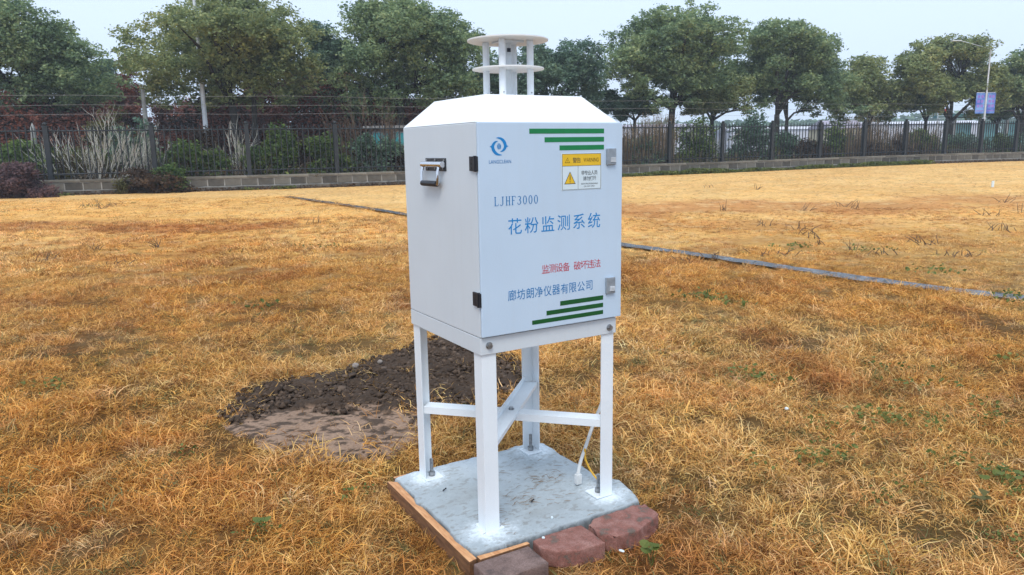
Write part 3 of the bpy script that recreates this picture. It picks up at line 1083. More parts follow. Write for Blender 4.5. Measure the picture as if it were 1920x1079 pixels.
bush('dark bush at the right edge behind the fence', 1920, 240, 290, 34, 1.8, 'leaf_c', 224, 6000)
bush('brown-green creeper mass spilling over the wall by the second post', 285, 318, 365, 50, -0.25, 'leaf_brown', 225, 6000, leaf=0.05)
bush('green leafy clump climbing the wall right of the creeper mass', 318, 308, 350, 26, -0.1, 'leaf_bush', 226, 3000, leaf=0.05)
bush('purple-leaved clipped bush in front of the wall at the left edge', 24, 312, 372, 50, -1.3, 'leaf_purple', 227, 16000, leaf=0.045, group=None)
bush('small yellow-green plant against the wall left of the creeper', 228, 335, 362, 9, -0.3, 'leaf_yellow', 228, 700, leaf=0.05, name='plant', cat='plant')

# masses of dead tall weeds and low growth behind the fence: nobody could count the stalks
def weeds_strip(name, label, px0, px1, off0, off1, h0, h1, n, mat, seed, lean=0.12, w=0.012, front=False):
    rg = np.random.default_rng(seed)
    P = []
    for k in range(n):
        px = rg.uniform(px0, px1)
        Y = 38.0
        off = rg.uniform(off0, off1)
        for _ in range(8):
            Y = float(wall_y(at(px, 270, Y).x)) + off
        P.append((at(px, 270, Y).x, Y))
    P = np.array(P)
    h = rg.uniform(h0, h1, n) * (0.6 + 0.6 * fbm(P[:, 0] * 0.6, P[:, 1] * 0.2, seed))
    z = gz(P[:, 0], P[:, 1])
    lx, ly = rg.normal(0, lean, n) * h, rg.normal(0, lean, n) * h
    b = np.stack([P[:, 0], P[:, 1], z], 1)
    tp = b + np.stack([lx, ly, h], 1)
    md_ = b + np.stack([lx * 0.3, ly * 0.3, h * 0.55], 1)
    sd_ = np.array([w, 0, 0])
    V = np.stack([b - sd_, b + sd_, md_ + sd_, md_ - sd_, tp + sd_ * 0.4, tp - sd_ * 0.4], 1).reshape(-1, 3)
    o = np.arange(n)[:, None] * 6
    F = np.concatenate([o + [0, 1, 2, 3], o + [3, 2, 4, 5]])
    rd = rg.random(n)
    # seed heads and side leaves
    m_ = n * 5
    j = rg.integers(0, n, m_)
    tt = rg.uniform(0.35, 1.02, m_)[:, None]
    C = b[j] + (tp[j] - b[j]) * tt + rg.normal(size=(m_, 3)) * 0.05
    V2, F2, r2 = leaf_cloud(C, 0.06, rg, 0, 0.3)
    me_ = mesh_from(name, np.concatenate([V, V2]), np.concatenate([F, F2 + len(V)]), rnd=np.concatenate([rd, rd, r2]))
    return tag(link(name, me_, M[mat]), label, 'weeds', kind='stuff')


weeds_strip('dead_weeds', 'tall brown dead weeds behind the fence right of the cabinet', 1150, 1262, 0.6, 2.6, 1.6, 3.4, 650, 'straw', 301)
weeds_strip('dead_weeds', 'tall straw-coloured weeds under the olive-brown tree', 1585, 1760, 0.6, 3.0, 1.2, 3.3, 1000, 'straw', 302)
weeds_strip('dead_weeds', 'low mixed straw along the right half of the fence', 1255, 1930, 0.4, 3.5, 0.6, 1.4, 1200, 'straw', 303)
weeds_strip('dead_weeds', 'dry undergrowth along the left half of the fence', -30, 900, 0.4, 4.0, 0.7, 1.7, 2600, 'leaf_brown', 304)
weeds_strip('dead_weeds', 'yellow grass tufts along the foot of the fence', 100, 1900, 0.3, 0.7, 0.65, 1.0, 700, 'straw', 305, lean=0.4)

def understory(name, label, px0, px1, off0, off1, h0, h1, n, mat, seed, leaf=0.10):
    rg = np.random.default_rng(seed)
    P = []
    lo, hi = at(px0, 270, 34).x, at(px1, 270, 42).x
    X_ = rg.uniform(lo, hi, n)
    Y_ = wall_y(X_) + rg.uniform(off0, off1, n)
    top = h0 + (h1 - h0) * smooth((fbm(X_ * 0.35, Y_ * 0.12, seed) - 0.25) / 0.5)
    Z_ = top * rg.random(n) ** 0.8
    C = np.stack([X_, Y_, Z_], 1) + rg.normal(size=(n, 3)) * 0.08
    V, F, rd = leaf_cloud(C, leaf, rg)
    return tag(link(name, mesh_from(name, V, F, rnd=rd), M[mat]), label, 'undergrowth', kind='stuff')


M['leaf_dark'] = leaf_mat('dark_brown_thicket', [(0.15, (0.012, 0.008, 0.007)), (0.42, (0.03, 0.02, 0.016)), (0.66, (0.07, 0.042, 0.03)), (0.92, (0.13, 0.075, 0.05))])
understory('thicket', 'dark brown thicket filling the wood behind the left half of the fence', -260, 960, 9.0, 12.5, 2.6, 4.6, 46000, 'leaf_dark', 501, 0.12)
understory('thicket', 'rust-red low growth in front of the dark thicket', -200, 900, 6.5, 8.8, 2.4, 5.4, 40000, 'leaf_rust', 502, 0.08)
understory('thicket', 'green and brown ground growth behind the left half of the fence', -260, 960, 1.5, 4.5, 0.9, 2.0, 16000, 'leaf_bush', 503, 0.06)
understory('thicket', 'low dark growth behind the right half of the fence', 1100, 2050, 1.5, 5.0, 0.8, 1.7, 22000, 'leaf_bush', 504, 0.06)

# green weeds in front of the wall
def ground_weeds(name, label, pts, spread, n, leaf, mat, seed, h=0.25):
    rg = np.random.default_rng(seed)
    j = rg.integers(0, len(pts), n)
    P = np.array(pts)[j]
    C = np.stack([P[:, 0] + rg.normal(size=n) * spread, P[:, 1] + rg.normal(size=n) * spread * 0.6, np.zeros(n)], 1)
    C[:, 2] = gz(C[:, 0], C[:, 1]) + rg.uniform(0.02, 1, n) ** 1.3 * h * P[:, 2]
    V, F, rd = leaf_cloud(C, leaf, rg, 0, 0.6)
    return tag(link(name, mesh_from(name, V, F, rnd=rd), M[mat]), label, 'weeds', kind='stuff')


pts = []
rg = np.random.default_rng(8)
for s in np.arange(0, WL, 0.12):
    x, y, a = along(s)
    if not vis_x(s):
        continue
    dens = fbm(s * 0.5, 0.3, 71)
    amt = 1.0 if 4.5 < x < 26 else (0.45 if x < -8 else 0.25)
    if dens * amt > 0.22 + 0.15 * rg.random():
        pts.append((x + math.sin(a) * 0.25, y - math.cos(a) * 0.28, float(np.clip(dens * 1.6 * amt, 0.3, 1.3))))
ground_weeds('green_weeds', 'low green weeds growing along the foot of the block wall', pts, 0.16, 16000, 0.05, 'weed', 401, 0.30)
pts = [(x, y - 0.15, 0.8) for x, y, _ in (along(s) for s in np.arange(0, WL, 0.2)) if -0.8 * y < x < 0.8 * y]
ground_weeds('wall_foot_litter', 'dead brown leaves and stalks drifted along the wall foot', pts, 0.2, 9000, 0.045, 'leaf_brown', 402, 0.16)

# ------------------------------------------------------------------ lamp posts, poles, cabin, far buildings
def pole_between(px0, py0, px1, py1, Y):
    return at(px0, py0, Y), at(px1, py1, Y)


def lamp_post(label, px, py_top_base, Y, H, r0, mat='pole', arm=None):
    b = at(px, 300, Y)
    g0 = float(gz(b.x, Y))
    root = tag(empty('lamp_post', (b.x, Y, g0)), label, 'lamp post')
    MB().tube([(0, 0, 0), (0, 0, H * 0.5), (0, 0, H)], [r0, r0 * 0.8, r0 * 0.55], 10).build('pole', M[mat], root, smooth_=True)
    MB().tube([(0, 0, 0), (0, 0, 0.45)], r0 * 1.5, 10).build('base', M[mat], root)
    if arm:
        pts = []
        for k in range(9):
            a = k / 8 * math.pi * 0.5
            pts.append((arm * math.sin(a) * 1.0, 0, H - 0.9 + 1.15 * math.sin(a * 1.0) if False else H + 0.55 * math.sin(a)))
        MB().tube(pts, 0.022, 6).build('arm', M[mat], root, smooth_=True)
        e = pts[-1]
        sgn = 1 if arm > 0 else -1
        MB().box(min(e[0], e[0] + sgn * 0.6), max(e[0], e[0] + sgn * 0.6), -0.12, 0.12, e[2] - 0.03, e[2] + 0.03).build('lamp_head', M[mat], root, 0.02)
    return root


lamp_post('white lamp post rising through the widest left-hand tree crown', 391, 0, 34.7, 9.6, 0.12, arm=-1.6)
lamp_post('pale lamp post whose top shows above the tree left of the cabinet', 716, 0, 50, 13.0, 0.2, arm=1.6)
lamp_post('slim grey-blue lamp post right of the dome-crowned tree trunk', 1316, 0, 49, 5.2, 0.10, arm=None)
lp = lamp_post('lamp post with curved arm carrying two blue banners', 1838, 0, 50.4, 7.2, 0.075, arm=-2.0)
M['banner'] = noisy('banner_blue', (0.07, 0.14, 0.50), (0.20, 0.38, 0.72), 2.2, 0.6, lo=0.4, hi=0.6)
M['bannerp'] = noisy('banner_pink_print', (0.22, 0.12, 0.50), (0.34, 0.22, 0.62), 4, 0.6)
for s_ in (-1, 1):
    mb = MB()
    zc = at(1838, 194, 50.4).z - lp.location.z
    x0, x1 = (0.08, 0.62) if s_ > 0 else (-0.66, -0.08)
    mb.box(x0, x1, -0.012, 0.012, zc - 0.66, zc + 0.66)
    bo = mb.build('banner', M['banner'], lp)
    pb = MB()
    for r_ in range(3):
        for c_ in range(2):
            cx = x0 + (x1 - x0) * (0.3 + 0.4 * c_)
            cz = zc + 0.42 - r_ * 0.30
            pb.box(cx - 0.08, cx + 0.08, -0.016, -0.013, cz - 0.09, cz + 0.09)
    pb.box(x0 + 0.05, x1 - 0.05, -0.016, -0.013, zc - 0.52, zc - 0.46)
    pb.build('print', M['bannerp'], bo)
    MB().tube([(x0 * 0.2, 0, zc + 0.68), (x0 if s_ < 0 else x1, 0, zc + 0.68)], 0.02, 5).build('bracket', M['pole'], lp)

b0 = at(281, 300, 34.2)
o = MB().tube([(0, 0, 0), (0, 0, 4.35)], [0.11, 0.085], 10).build('concrete_pole', M['polegrey'], smooth_=True, loc=(b0.x, 34.2, 0))
tag(o, 'grey concrete pole just behind the second fence post', 'pole')
b0 = at(69, 300, 32.0)
o = MB().box(-0.08, 0.08, -0.06, 0.06, 0, 2.65).add([(-0.08, -0.06, 2.65), (0.08, -0.06, 2.65), (0.08, 0.06, 2.65), (-0.08, 0.06, 2.65), (0, 0, 2.9)],
                                              [(0, 1, 4), (1, 2, 4), (2, 3, 4), (3, 0, 4)]).build('marker_post', M['polegrey'], loc=(b0.x, 32.0, 0))
tag(o, 'grey pointed concrete post left of the leftmost fence post', 'post')

# cabin behind the creeper
M['cabinwall'] = noisy('cabin_wall', (0.10, 0.07, 0.065), (0.17, 0.125, 0.11), 2, 0.85)
M['cabinroof'] = plain('cabin_roof', (0.28, 0.27, 0.26), 0.7)
M['cyan'] = plain('cyan_glass', (0.06, 0.33, 0.36), 0.15)
p0, p1 = at(693, 300, 37), at(800, 300, 37)
cab = tag(empty('cabin', (p0.x, 37, 0)), 'low brown cabin with cyan windows behind the bushes left of the cabinet', 'cabin')
cw = p1.x - p0.x + 1.5
zt = at(740, 236, 37).z
MB().box(0, cw, 0, 3, 0, zt - 0.12).build('wall', M['cabinwall'], cab)
MB().box(-0.2, cw + 0.2, -0.25, 3.2, zt - 0.12, zt).build('roof', M['cabinroof'], cab)
for (a0, a1, t0, t1) in ((701, 729, 249, 272), (741, 747, 248, 272), (752, 775, 249, 272)):
    q0, q1 = at(a0, t1, 37), at(a1, t0, 37)
    w_ = MB().box(q0.x - p0.x - 0.06, q1.x - p0.x + 0.06, -0.03, 0.02, q0.z - 0.06, q1.z + 0.06).build('window', M['cabinroof'], cab)
    MB().box(q0.x - p0.x, q1.x - p0.x, -0.045, -0.033, q0.z, q1.z).build('pane', M['cyan'], w_)

# far side of the road on the right: pale sheds, a cream house, a shelter, a signboard
M['pale'] = noisy('pale_sheeting', (0.55, 0.55, 0.60), (0.68, 0.68, 0.74), 1, 0.7)
M['cream'] = noisy('cream_render', (0.55, 0.46, 0.30), (0.65, 0.56, 0.38), 1, 0.8)
M['lav'] = noisy('lavender_roof', (0.30, 0.27, 0.33), (0.38, 0.35, 0.42), 1, 0.8)
M['teal'] = plain('teal_panel', (0.05, 0.16, 0.17), 0.5)
M['turq'] = plain('turquoise_glass', (0.22, 0.50, 0.52), 0.3)
M['dglass'] = plain('dark_window', (0.05, 0.06, 0.07), 0.2)


def shed(name, label, cat, px0, px1, top_py, Y, mat, roofm, depth=8, wins=(), roof_h=0.7):
    a, b_ = at(px0, 270, Y), at(px1, 270, Y)
    g0 = float(gz(a.x, Y))
    root = tag(empty(name, (a.x, Y, g0)), label, cat)
    w_, zt_ = b_.x - a.x, at((px0 + px1) / 2, top_py, Y).z - g0
    zw = zt_ - roof_h
    MB().box(0, w_, 0, depth, -0.3, zw).build('wall', M[mat], root)
    mb = MB()
    mb.add([(-0.3, -0.3, zw), (w_ + 0.3, -0.3, zw), (w_ + 0.3, depth + 0.3, zw), (-0.3, depth + 0.3, zw), (-0.3, depth / 2, zt_), (w_ + 0.3, depth / 2, zt_)],
           [(0, 1, 5, 4), (2, 3, 4, 5), (0, 4, 3), (1, 2, 5), (0, 3, 2, 1)])
    mb.build('roof', M[roofm], root)
    for (fx, fz, ww, wh) in wins:
        q = MB().box(w_ * fx - ww / 2 - 0.08, w_ * fx + ww / 2 + 0.08, -0.05, 0.02, zw * fz - wh / 2 - 0.08, zw * fz + wh / 2 + 0.08).build('window', M['pale'], root)
        MB().box(w_ * fx - ww / 2, w_ * fx + ww / 2, -0.07, -0.055, zw * fz - wh / 2, zw * fz + wh / 2).build('pane', M['dglass'], q)
    return root


shed('long_shed', 'long low pale shed far away, seen under the dome-crowned tree', 'shed', 1120, 1330, 232, 150, 'pale', 'lav', 10, [(0.2, 0.5, 2, 1.4), (0.5, 0.5, 2, 1.4), (0.8, 0.5, 2, 1.4)])
shed('long_shed', 'long pale shed far away behind the two-trunked tree', 'shed', 1370, 1560, 236, 145, 'pale', 'pale', 10, [(0.25, 0.5, 2, 1.4), (0.6, 0.5, 2, 1.4)])
shed('cream_house', 'cream house with lavender roof seen through the fence under the olive-brown tree', 'house', 1560, 1622, 224, 88, 'cream', 'lav', 7, [(0.55, 0.55, 1.0, 1.2), (0.85, 0.55, 0.7, 1.2)], 1.0)
shed('long_shed', 'pale far shed behind the straw weeds left of the rounded tree', 'shed', 1625, 1850, 226, 140, 'pale', 'pale', 10, [(0.3, 0.5, 2, 1.4), (0.7, 0.5, 2, 1.4)])
# shelter with flat roof
a_ = at(1782, 270, 62)
sh = tag(empty('shelter', (a_.x, 62, 0.14)), 'flat-roofed shelter with turquoise panels below the blue banners', 'shelter')
w_ = at(1935, 270, 62).x - a_.x
zt = at(1850, 216, 62).z
MB().box(-0.2, w_, -0.5, 2.5, zt - 0.28, zt - 0.02).build('roof', M['teal'], sh)
for fx in (0.02, 0.33, 0.66, 0.97):
    MB().box(w_ * fx - 0.09, w_ * fx + 0.09, -0.2, -0.02, 0, zt - 0.28).build('post', M['polegrey'], sh)
for fx in (0.08, 0.42, 0.72):
    MB().box(w_ * fx, w_ * fx + w_ * 0.2, 0.5, 0.56, 0.4, zt - 0.7).build('panel', M['turq'], sh)
# signboard
a_ = at(1764, 270, 60)
sg = tag(empty('signboard', (a_.x, 60, 0.14)), 'roadside board with red top and white lines left of the rounded tree trunk', 'sign')
z0 = at(1764, 226, 60).z
z1 = at(1764, 208, 60).z
MB().box(-0.45, 0.55, -0.05, 0.05, z0, z1).build('board', M['signw'], sg)
MB().box(-0.45, 0.55, -0.07, -0.053, z1 - 0.32, z1).build('heading', M['red'], sg)
for k in range(2):
    MB().box(-0.4, 0.5, -0.07, -0.053, z0 + 0.08 + k * 0.18, z0 + 0.16 + k * 0.18).build('line', M['teal'], sg)
for q in (-0.35, 0.45):
    MB().box(q - 0.05, q + 0.05, 0.055, 0.13, 0, z1 - 0.05).build('leg', M['pole'], sg)

# distant hazy wood
rg = np.random.default_rng(99)
n = 26000
ang = rg.uniform(-0.95, 0.95, n)
dist = rg.uniform(210, 250, n)
X_, Y_ = np.tan(ang) * dist, dist
h = 5 + 6 * fbm(X_ * 0.03, Y_ * 0.0, 5)
C = np.stack([X_, Y_, rg.uniform(0, 1, n) * h], 1)
V, F, rd = leaf_cloud(C, 1.1, rg)
tag(link('far_wood', mesh_from('far_wood', V, F, rnd=rd), M['leaf_c']), 'distant hazy line of trees on the horizon', 'woodland', kind='stuff')

# small white stake on the far right of the field
sxp, syp = 15.4, 24.0
o = MB().box(-0.035, 0.035, -0.02, 0.02, -0.05, 0.20).build('marker_stake', M['signw'], None, 0.005, loc=(sxp, syp, float(gz(sxp, syp))))
tag(o, 'small white stake standing alone in the far right of the field', 'stake')

# ------------------------------------------------------------------ dead grass, instanced tufts (uncountable)
def make_tuft(rg, nb, rad, h, w, flat, curl):
    """returns V, F, rnd for one tuft; strips of bent blades"""
    V, F, RD = [], [], []
    for k in range(nb):
        a = rg.uniform(0, 2 * math.pi)
        r = rad * math.sqrt(rg.random())
        b = np.array([math.cos(a) * r, math.sin(a) * r, -0.01])
        L = h * rg.uniform(0.6, 1.5)
        az = rg.uniform(0, 2 * math.pi)
        el = math.radians(rg.uniform(12, 80)) * (1 - flat) + math.radians(12) * flat
        d = np.array([math.cos(az) * math.cos(el), math.sin(az) * math.cos(el), math.sin(el)])
        pts = [b]
        ns = 4
        az2 = az
        for s_ in range(ns):
            pts.append(pts[-1] + d * L / ns)
            el -= rg.uniform(0.1, 0.55) * curl
            az2 += rg.normal() * 0.28
            el = max(el, -0.35)
            d = np.array([math.cos(az2) * math.cos(el), math.sin(az2) * math.cos(el), math.sin(el)])
        pts = np.array(pts)
        side = np.array([-math.sin(az), math.cos(az), rg.normal() * 0.5])
        side /= np.linalg.norm(side)
        ww = w * rg.uniform(0.6, 1.3)
        prof = [1.0, 1.0, 0.85, 0.6, 0.0]
        o = len(V)
        for q in range(ns):
            V.append(pts[q] - side * ww * prof[q] / 2)
            V.append(pts[q] + side * ww * prof[q] / 2)
        V.append(pts[ns])
        for q in range(ns - 1):
            F.append((o + 2 * q, o + 2 * q + 1, o + 2 * q + 3, o + 2 * q + 2))
            RD.append(0)
        F.append((o + 2 * ns - 2, o + 2 * ns - 1, o + 2 * ns, o + 2 * ns))
        rv = rg.random()
        RD[-(ns - 1):] = [rv] * (ns - 1)
        RD.append(rv)
    return V, F, RD


rg = np.random.default_rng(5)
variants = []
for k in range(7):
    variants.append(make_tuft(rg, 38, 0.064, 0.064, 0.0029, rg.uniform(0.0, 0.5), 0.85))
for k in range(4):
    variants.append(make_tuft(rg, 34, 0.11, 0.075, 0.0062, rg.uniform(0.1, 0.5), 0.8))
for k in range(4):
    variants.append(make_tuft(rg, 40, 0.32, 0.075, 0.013, rg.uniform(0.2, 0.6), 0.7))
VV, FQ, FT, RQ, TID = [], [], [], [], []
faces, rds = [], []
for vi, (V, F, RD) in enumerate(variants):
    o = len(VV)
    VV += [tuple(q) for q in V]
    TID += [vi] * len(V)
    for f, r_ in zip(F, RD):
        if f[2] == f[3]:
            faces.append(tuple(i + o for i in f[:3]))
        else:
            faces.append(tuple(i + o for i in f))
        rds.append(r_)

pts_x, pts_y, pick_, scl = [], [], [], []
for (y0, y1, dens, v0, v1, s0, s1) in ((1.5, 5.2, 680, 0, 7, 0.75, 1.4), (5.2, 9.5, 300, 0, 7, 0.95, 1.6), (9.5, 17, 115, 7, 11, 0.85, 1.35), (17, 56, 26, 11, 15, 0.5, 0.95)):
    hw = lambda y: 0.72 * y + 0.9
    n = int(dens * (y1 - y0) * 2 * hw(y1))
    x = rg.uniform(-hw(y1), hw(y1), n)
    y = rg.uniform(y0, y1, n)
    ok = (np.abs(x) < hw(y)) & (y < wall_y(x) - 0.35)
    if y1 > 20:
        ok &= rg.random(n) < np.clip(28 / y, 0.3, 1)
    x, y = x[ok], y[ok]
    pts_x.append(x); pts_y.append(y)
    pick_.append(rg.integers(v0, v1, len(x)))
    scl.append(rg.uniform(s0, s1, len(x)))
PX, PY, PK, PS = map(np.concatenate, (pts_x, pts_y, pick_, scl))
wx, wy = wob(PX, PY, 0.10)
edge = seg_dist(PX + wx, PY + wy, SOIL + [SOIL[0]])
ins = inside(PX + wx, PY + wy, SOIL)
u_, v_ = w2uv(PX, PY)
keep = ~(ins & (rg.random(len(PX)) > 0.05 + 0.75 * np.exp(-(edge / 0.07) ** 2)))
keep &= ~((u_ > -0.135) & (u_ < 0.70) & (v_ > -0.12) & (v_ < 0.66))
keep &= ~((u_ > -0.13) & (u_ < 0.66) & (v_ > -0.255) & (v_ < -0.10))
keep &= (seg_dist(PX, PY, CH) > 0.12 + 0.08 * rg.random(len(PX))) | (rg.random(len(PX)) < 0.97 * smooth((PY - 14) / 7))
opn = openness(PX, PY)
opn = np.where((u_ > -0.5) & (u_ < 0.95) & (v_ > -0.6) & (v_ < 0.9), opn * 0.2, opn)
keep &= rg.random(len(PX)) > opn * 0.55 * (1 - 0.7 * smooth((PY - 8) / 12))
PX, PY, PK, PS, opn = PX[keep], PY[keep], PK[keep], PS[keep], opn[keep]
u_, v_ = w2uv(PX, PY)
nearpad = (u_ > -0.28) & (u_ < 0.85) & (v_ > -0.40) & (v_ < 0.82)
clump = fbm(PX * 1.5, PY * 1.5, 91)
PS = PS * (0.50 + 1.0 * clump) * (1 - 0.3 * opn)
beyond = smooth((PY - chan_y(PX)) * 1.5)
PS = PS * (1 - 0.42 * beyond) * (1 - 0.30 * smooth((PY - 6) / 10))
PS = np.where(nearpad, np.clip(PS, 0.55, 0.78), PS)
lmp = (fbm(PX * 1.8, PY * 1.8, 3) - 0.5) * 0.05 * (1 - smooth((PY - 14) / 12))
PZ = gz(PX, PY) + np.where((u_ > -0.5) & (u_ < 1.0) & (v_ > -0.6) & (v_ < 1.1), -0.012, lmp)
TT = tint(PX, PY)
npt = len(PX)
TT = TT * rg.uniform(0.78, 1.22, (npt, 1)) * (1 + rg.normal(size=(npt, 3)) * [0.02, 0.04, 0.08])
dk = (rg.random(npt) < 0.12 + 0.12 * smooth((PY - 7) / 8))[:, None]
TT = np.where(dk, TT * np.array([0.42, 0.36, 0.34]), TT)
gr = (rg.random(npt) < 0.05 * (1 - smooth((PY - 4) / 6)) + 0.012)[:, None]
TT = np.where(gr, np.array([0.17, 0.17, 0.06]), TT)
nv = len(VV)
me = bpy.data.meshes.new('dead_grass')
me.from_pydata(VV + list(zip(PX.tolist(), PY.tolist(), PZ.tolist())), [], faces)
a = me.attributes.new('rnd', 'FLOAT', 'FACE')
a.data.foreach_set('value', np.array(rds, np.float32))


def pattr(name, typ, tuft_val, pt_val, key='value'):
    a = me.attributes.new(name, typ, 'POINT')
    a.data.foreach_set(key, np.concatenate([tuft_val, pt_val]).ravel())


pattr('tuft_id', 'INT', np.array(TID, np.int32), np.full(npt, -1, np.int32))
pattr('pick', 'INT', np.zeros(nv, np.int32), PK.astype(np.int32))
pattr('scl', 'FLOAT', np.ones(nv, np.float32), PS.astype(np.float32))
# combed lie of the grass: tufts turn with a slow wave over the field
rz = fbm(PX * 0.7, PY * 0.7, 88) * 14 + rg.normal(size=npt) * 1.2
rot = np.stack([rg.normal(size=npt) * 0.18, rg.normal(size=npt) * 0.18, rz], 1)
pattr('rot', 'FLOAT_VECTOR', np.zeros((nv, 3), np.float32), rot.astype(np.float32), 'vector')
a = me.attributes.new('gtint', 'FLOAT_COLOR', 'POINT')
a.data.foreach_set('color', np.concatenate([np.ones((nv, 4)), np.concatenate([TT, np.ones((npt, 1))], 1)]).astype(np.float32).ravel())

m, t, p = newmat('dead_grass_blades', 0.65, 0, 0.2)
ga = t.nodes.new('ShaderNodeAttribute')
ga.attribute_type = 'INSTANCER'
ga.attribute_name = 'gtint'
ra = t.nodes.new('ShaderNodeAttribute')
ra.attribute_name = 'rnd'
r1 = ramp(t, ra.outputs['Fac'], [(0.0, (0.34, 0.25, 0.18)), (0.33, (0.80, 0.73, 0.64)), (0.7, (1.2, 1.22, 1.22)), (1.0, (1.35, 1.6, 2.1))])
mu = t.nodes.new('ShaderNodeMix')
mu.data_type = 'RGBA'
mu.blend_type = 'MULTIPLY'
mu.inputs[0].default_value = 1
t.links.new(ga.outputs['Color'], mu.inputs[6])
t.links.new(r1.outputs[0], mu.inputs[7])
t.links.new(mu.outputs[2], p.inputs['Base Color'])
tr = t.nodes.new('ShaderNodeBsdfTranslucent')
t.links.new(mu.outputs[2], tr.inputs[0])
ms = t.nodes.new('ShaderNodeMixShader')
ms.inputs[0].default_value = 0.3
t.links.new(p.outputs[0], ms.inputs[1])
t.links.new(tr.outputs[0], ms.inputs[2])
t.links.new(ms.outputs[0], t.nodes['Material Output'].inputs[0])
M['grass'] = m
grass = tag(link('dead_grass', me, m), 'long matted golden-brown dead grass covering the field', 'grass', kind='stuff')

ng = bpy.data.node_groups.new('tufts', 'GeometryNodeTree')
ng.interface.new_socket('Geometry', in_out='INPUT', socket_type='NodeSocketGeometry')
ng.interface.new_socket('Geometry', in_out='OUTPUT', socket_type='NodeSocketGeometry')
N, Lk = ng.nodes, ng.links
gi, go = N.new('NodeGroupInput'), N.new('NodeGroupOutput')


def named(nm, typ):
    q = N.new('GeometryNodeInputNamedAttribute')
    q.data_type = typ
    q.inputs['Name'].default_value = nm
    return q.outputs['Attribute']


tid = named('tuft_id', 'INT')
join = N.new('GeometryNodeJoinGeometry')
for k in range(len(variants) - 1, -1, -1):
    cmp_ = N.new('FunctionNodeCompare')
    cmp_.data_type = 'INT'
    cmp_.operation = 'EQUAL'
    ai = [s_ for s_ in cmp_.inputs if s_.type == 'INT']
    Lk.new(tid, ai[0])
    ai[1].default_value = k
    sep = N.new('GeometryNodeSeparateGeometry')
    sep.domain = 'POINT'
    Lk.new(gi.outputs[0], sep.inputs[0])
    Lk.new(cmp_.outputs[0], sep.inputs[1])
    g2i = N.new('GeometryNodeGeometryToInstance')
    Lk.new(sep.outputs[0], g2i.inputs[0])
    Lk.new(g2i.outputs[0], join.inputs[0])
cmp_ = N.new('FunctionNodeCompare')
cmp_.data_type = 'INT'
cmp_.operation = 'LESS_THAN'
ai = [s_ for s_ in cmp_.inputs if s_.type == 'INT']
Lk.new(tid, ai[0])
ai[1].default_value = 0
sep = N.new('GeometryNodeSeparateGeometry')
sep.domain = 'POINT'
Lk.new(gi.outputs[0], sep.inputs[0])
Lk.new(cmp_.outputs[0], sep.inputs[1])
m2p = N.new('GeometryNodeMeshToPoints')
Lk.new(sep.outputs[0], m2p.inputs[0])
iop = N.new('GeometryNodeInstanceOnPoints')
Lk.new(m2p.outputs[0], iop.inputs['Points'])
Lk.new(join.outputs[0], iop.inputs['Instance'])
iop.inputs['Pick Instance'].default_value = True
Lk.new(named('pick', 'INT'), iop.inputs['Instance Index'])
e2r = N.new('FunctionNodeEulerToRotation')
Lk.new(named('rot', 'FLOAT_VECTOR'), e2r.inputs[0])
Lk.new(e2r.outputs[0], iop.inputs['Rotation'])
Lk.new(named('scl', 'FLOAT'), iop.inputs['Scale'])
Lk.new(iop.outputs[0], go.inputs[0])
gm = grass.modifiers.new('tufts', 'NODES')
gm.node_group = ng

# ------------------------------------------------------------------ small green weeds in the field
rg = np.random.default_rng(77)
pts = []
for (px, py, n_) in ((1660, 800, 7), (1550, 855, 6), (1640, 790, 4), (1720, 795, 4), (1560, 805, 4), (1760, 870, 4), (1885, 905, 7), (1900, 930, 5),
                     (1390, 708, 3), (1470, 720, 3), (1680, 700, 3), (1850, 785, 4), (1480, 870, 2), (1700, 920, 3), (1640, 940, 2), (1910, 680, 3),
                     (100, 728, 4), (480, 578, 2), (590, 465, 4), (340, 860, 2), (650, 930, 3), (500, 1015, 3), (230, 385, 4), (1730, 730, 3),
                     (1310, 560, 4), (1360, 565, 3), (1480, 465, 3), (1620, 470, 3), (1880, 555, 4), (1745, 510, 5), 
                     (1910, 1030, 6)):
    x, y = ray_gnd(px, py)
    for k in range(n_):
        pts.append((x + rg.normal() * 0.05 * y / 3, y + rg.normal() * 0.05 * y / 3, 1.0))
n = 1700
j = rg.integers(0, len(pts), n)
P = np.array(pts)[j]
ds = np.clip(P[:, 1] / 3, 0.7, 3)
C = np.stack([P[:, 0] + rg.normal(size=n) * 0.04 * ds, P[:, 1] + rg.normal(size=n) * 0.035 * ds, 0.01 + rg.random(n) * 0.05], 1)
V, F, rd = leaf_cloud(C, 0.0095 * np.clip(ds, 0.8, 2.2)[:, None], rg, 0, 0.75)
tag(link('clover', mesh_from('clover', V, F, rnd=rd), M['weed']), 'small green clover and weed leaves scattered in the dead grass', 'weeds', kind='stuff')


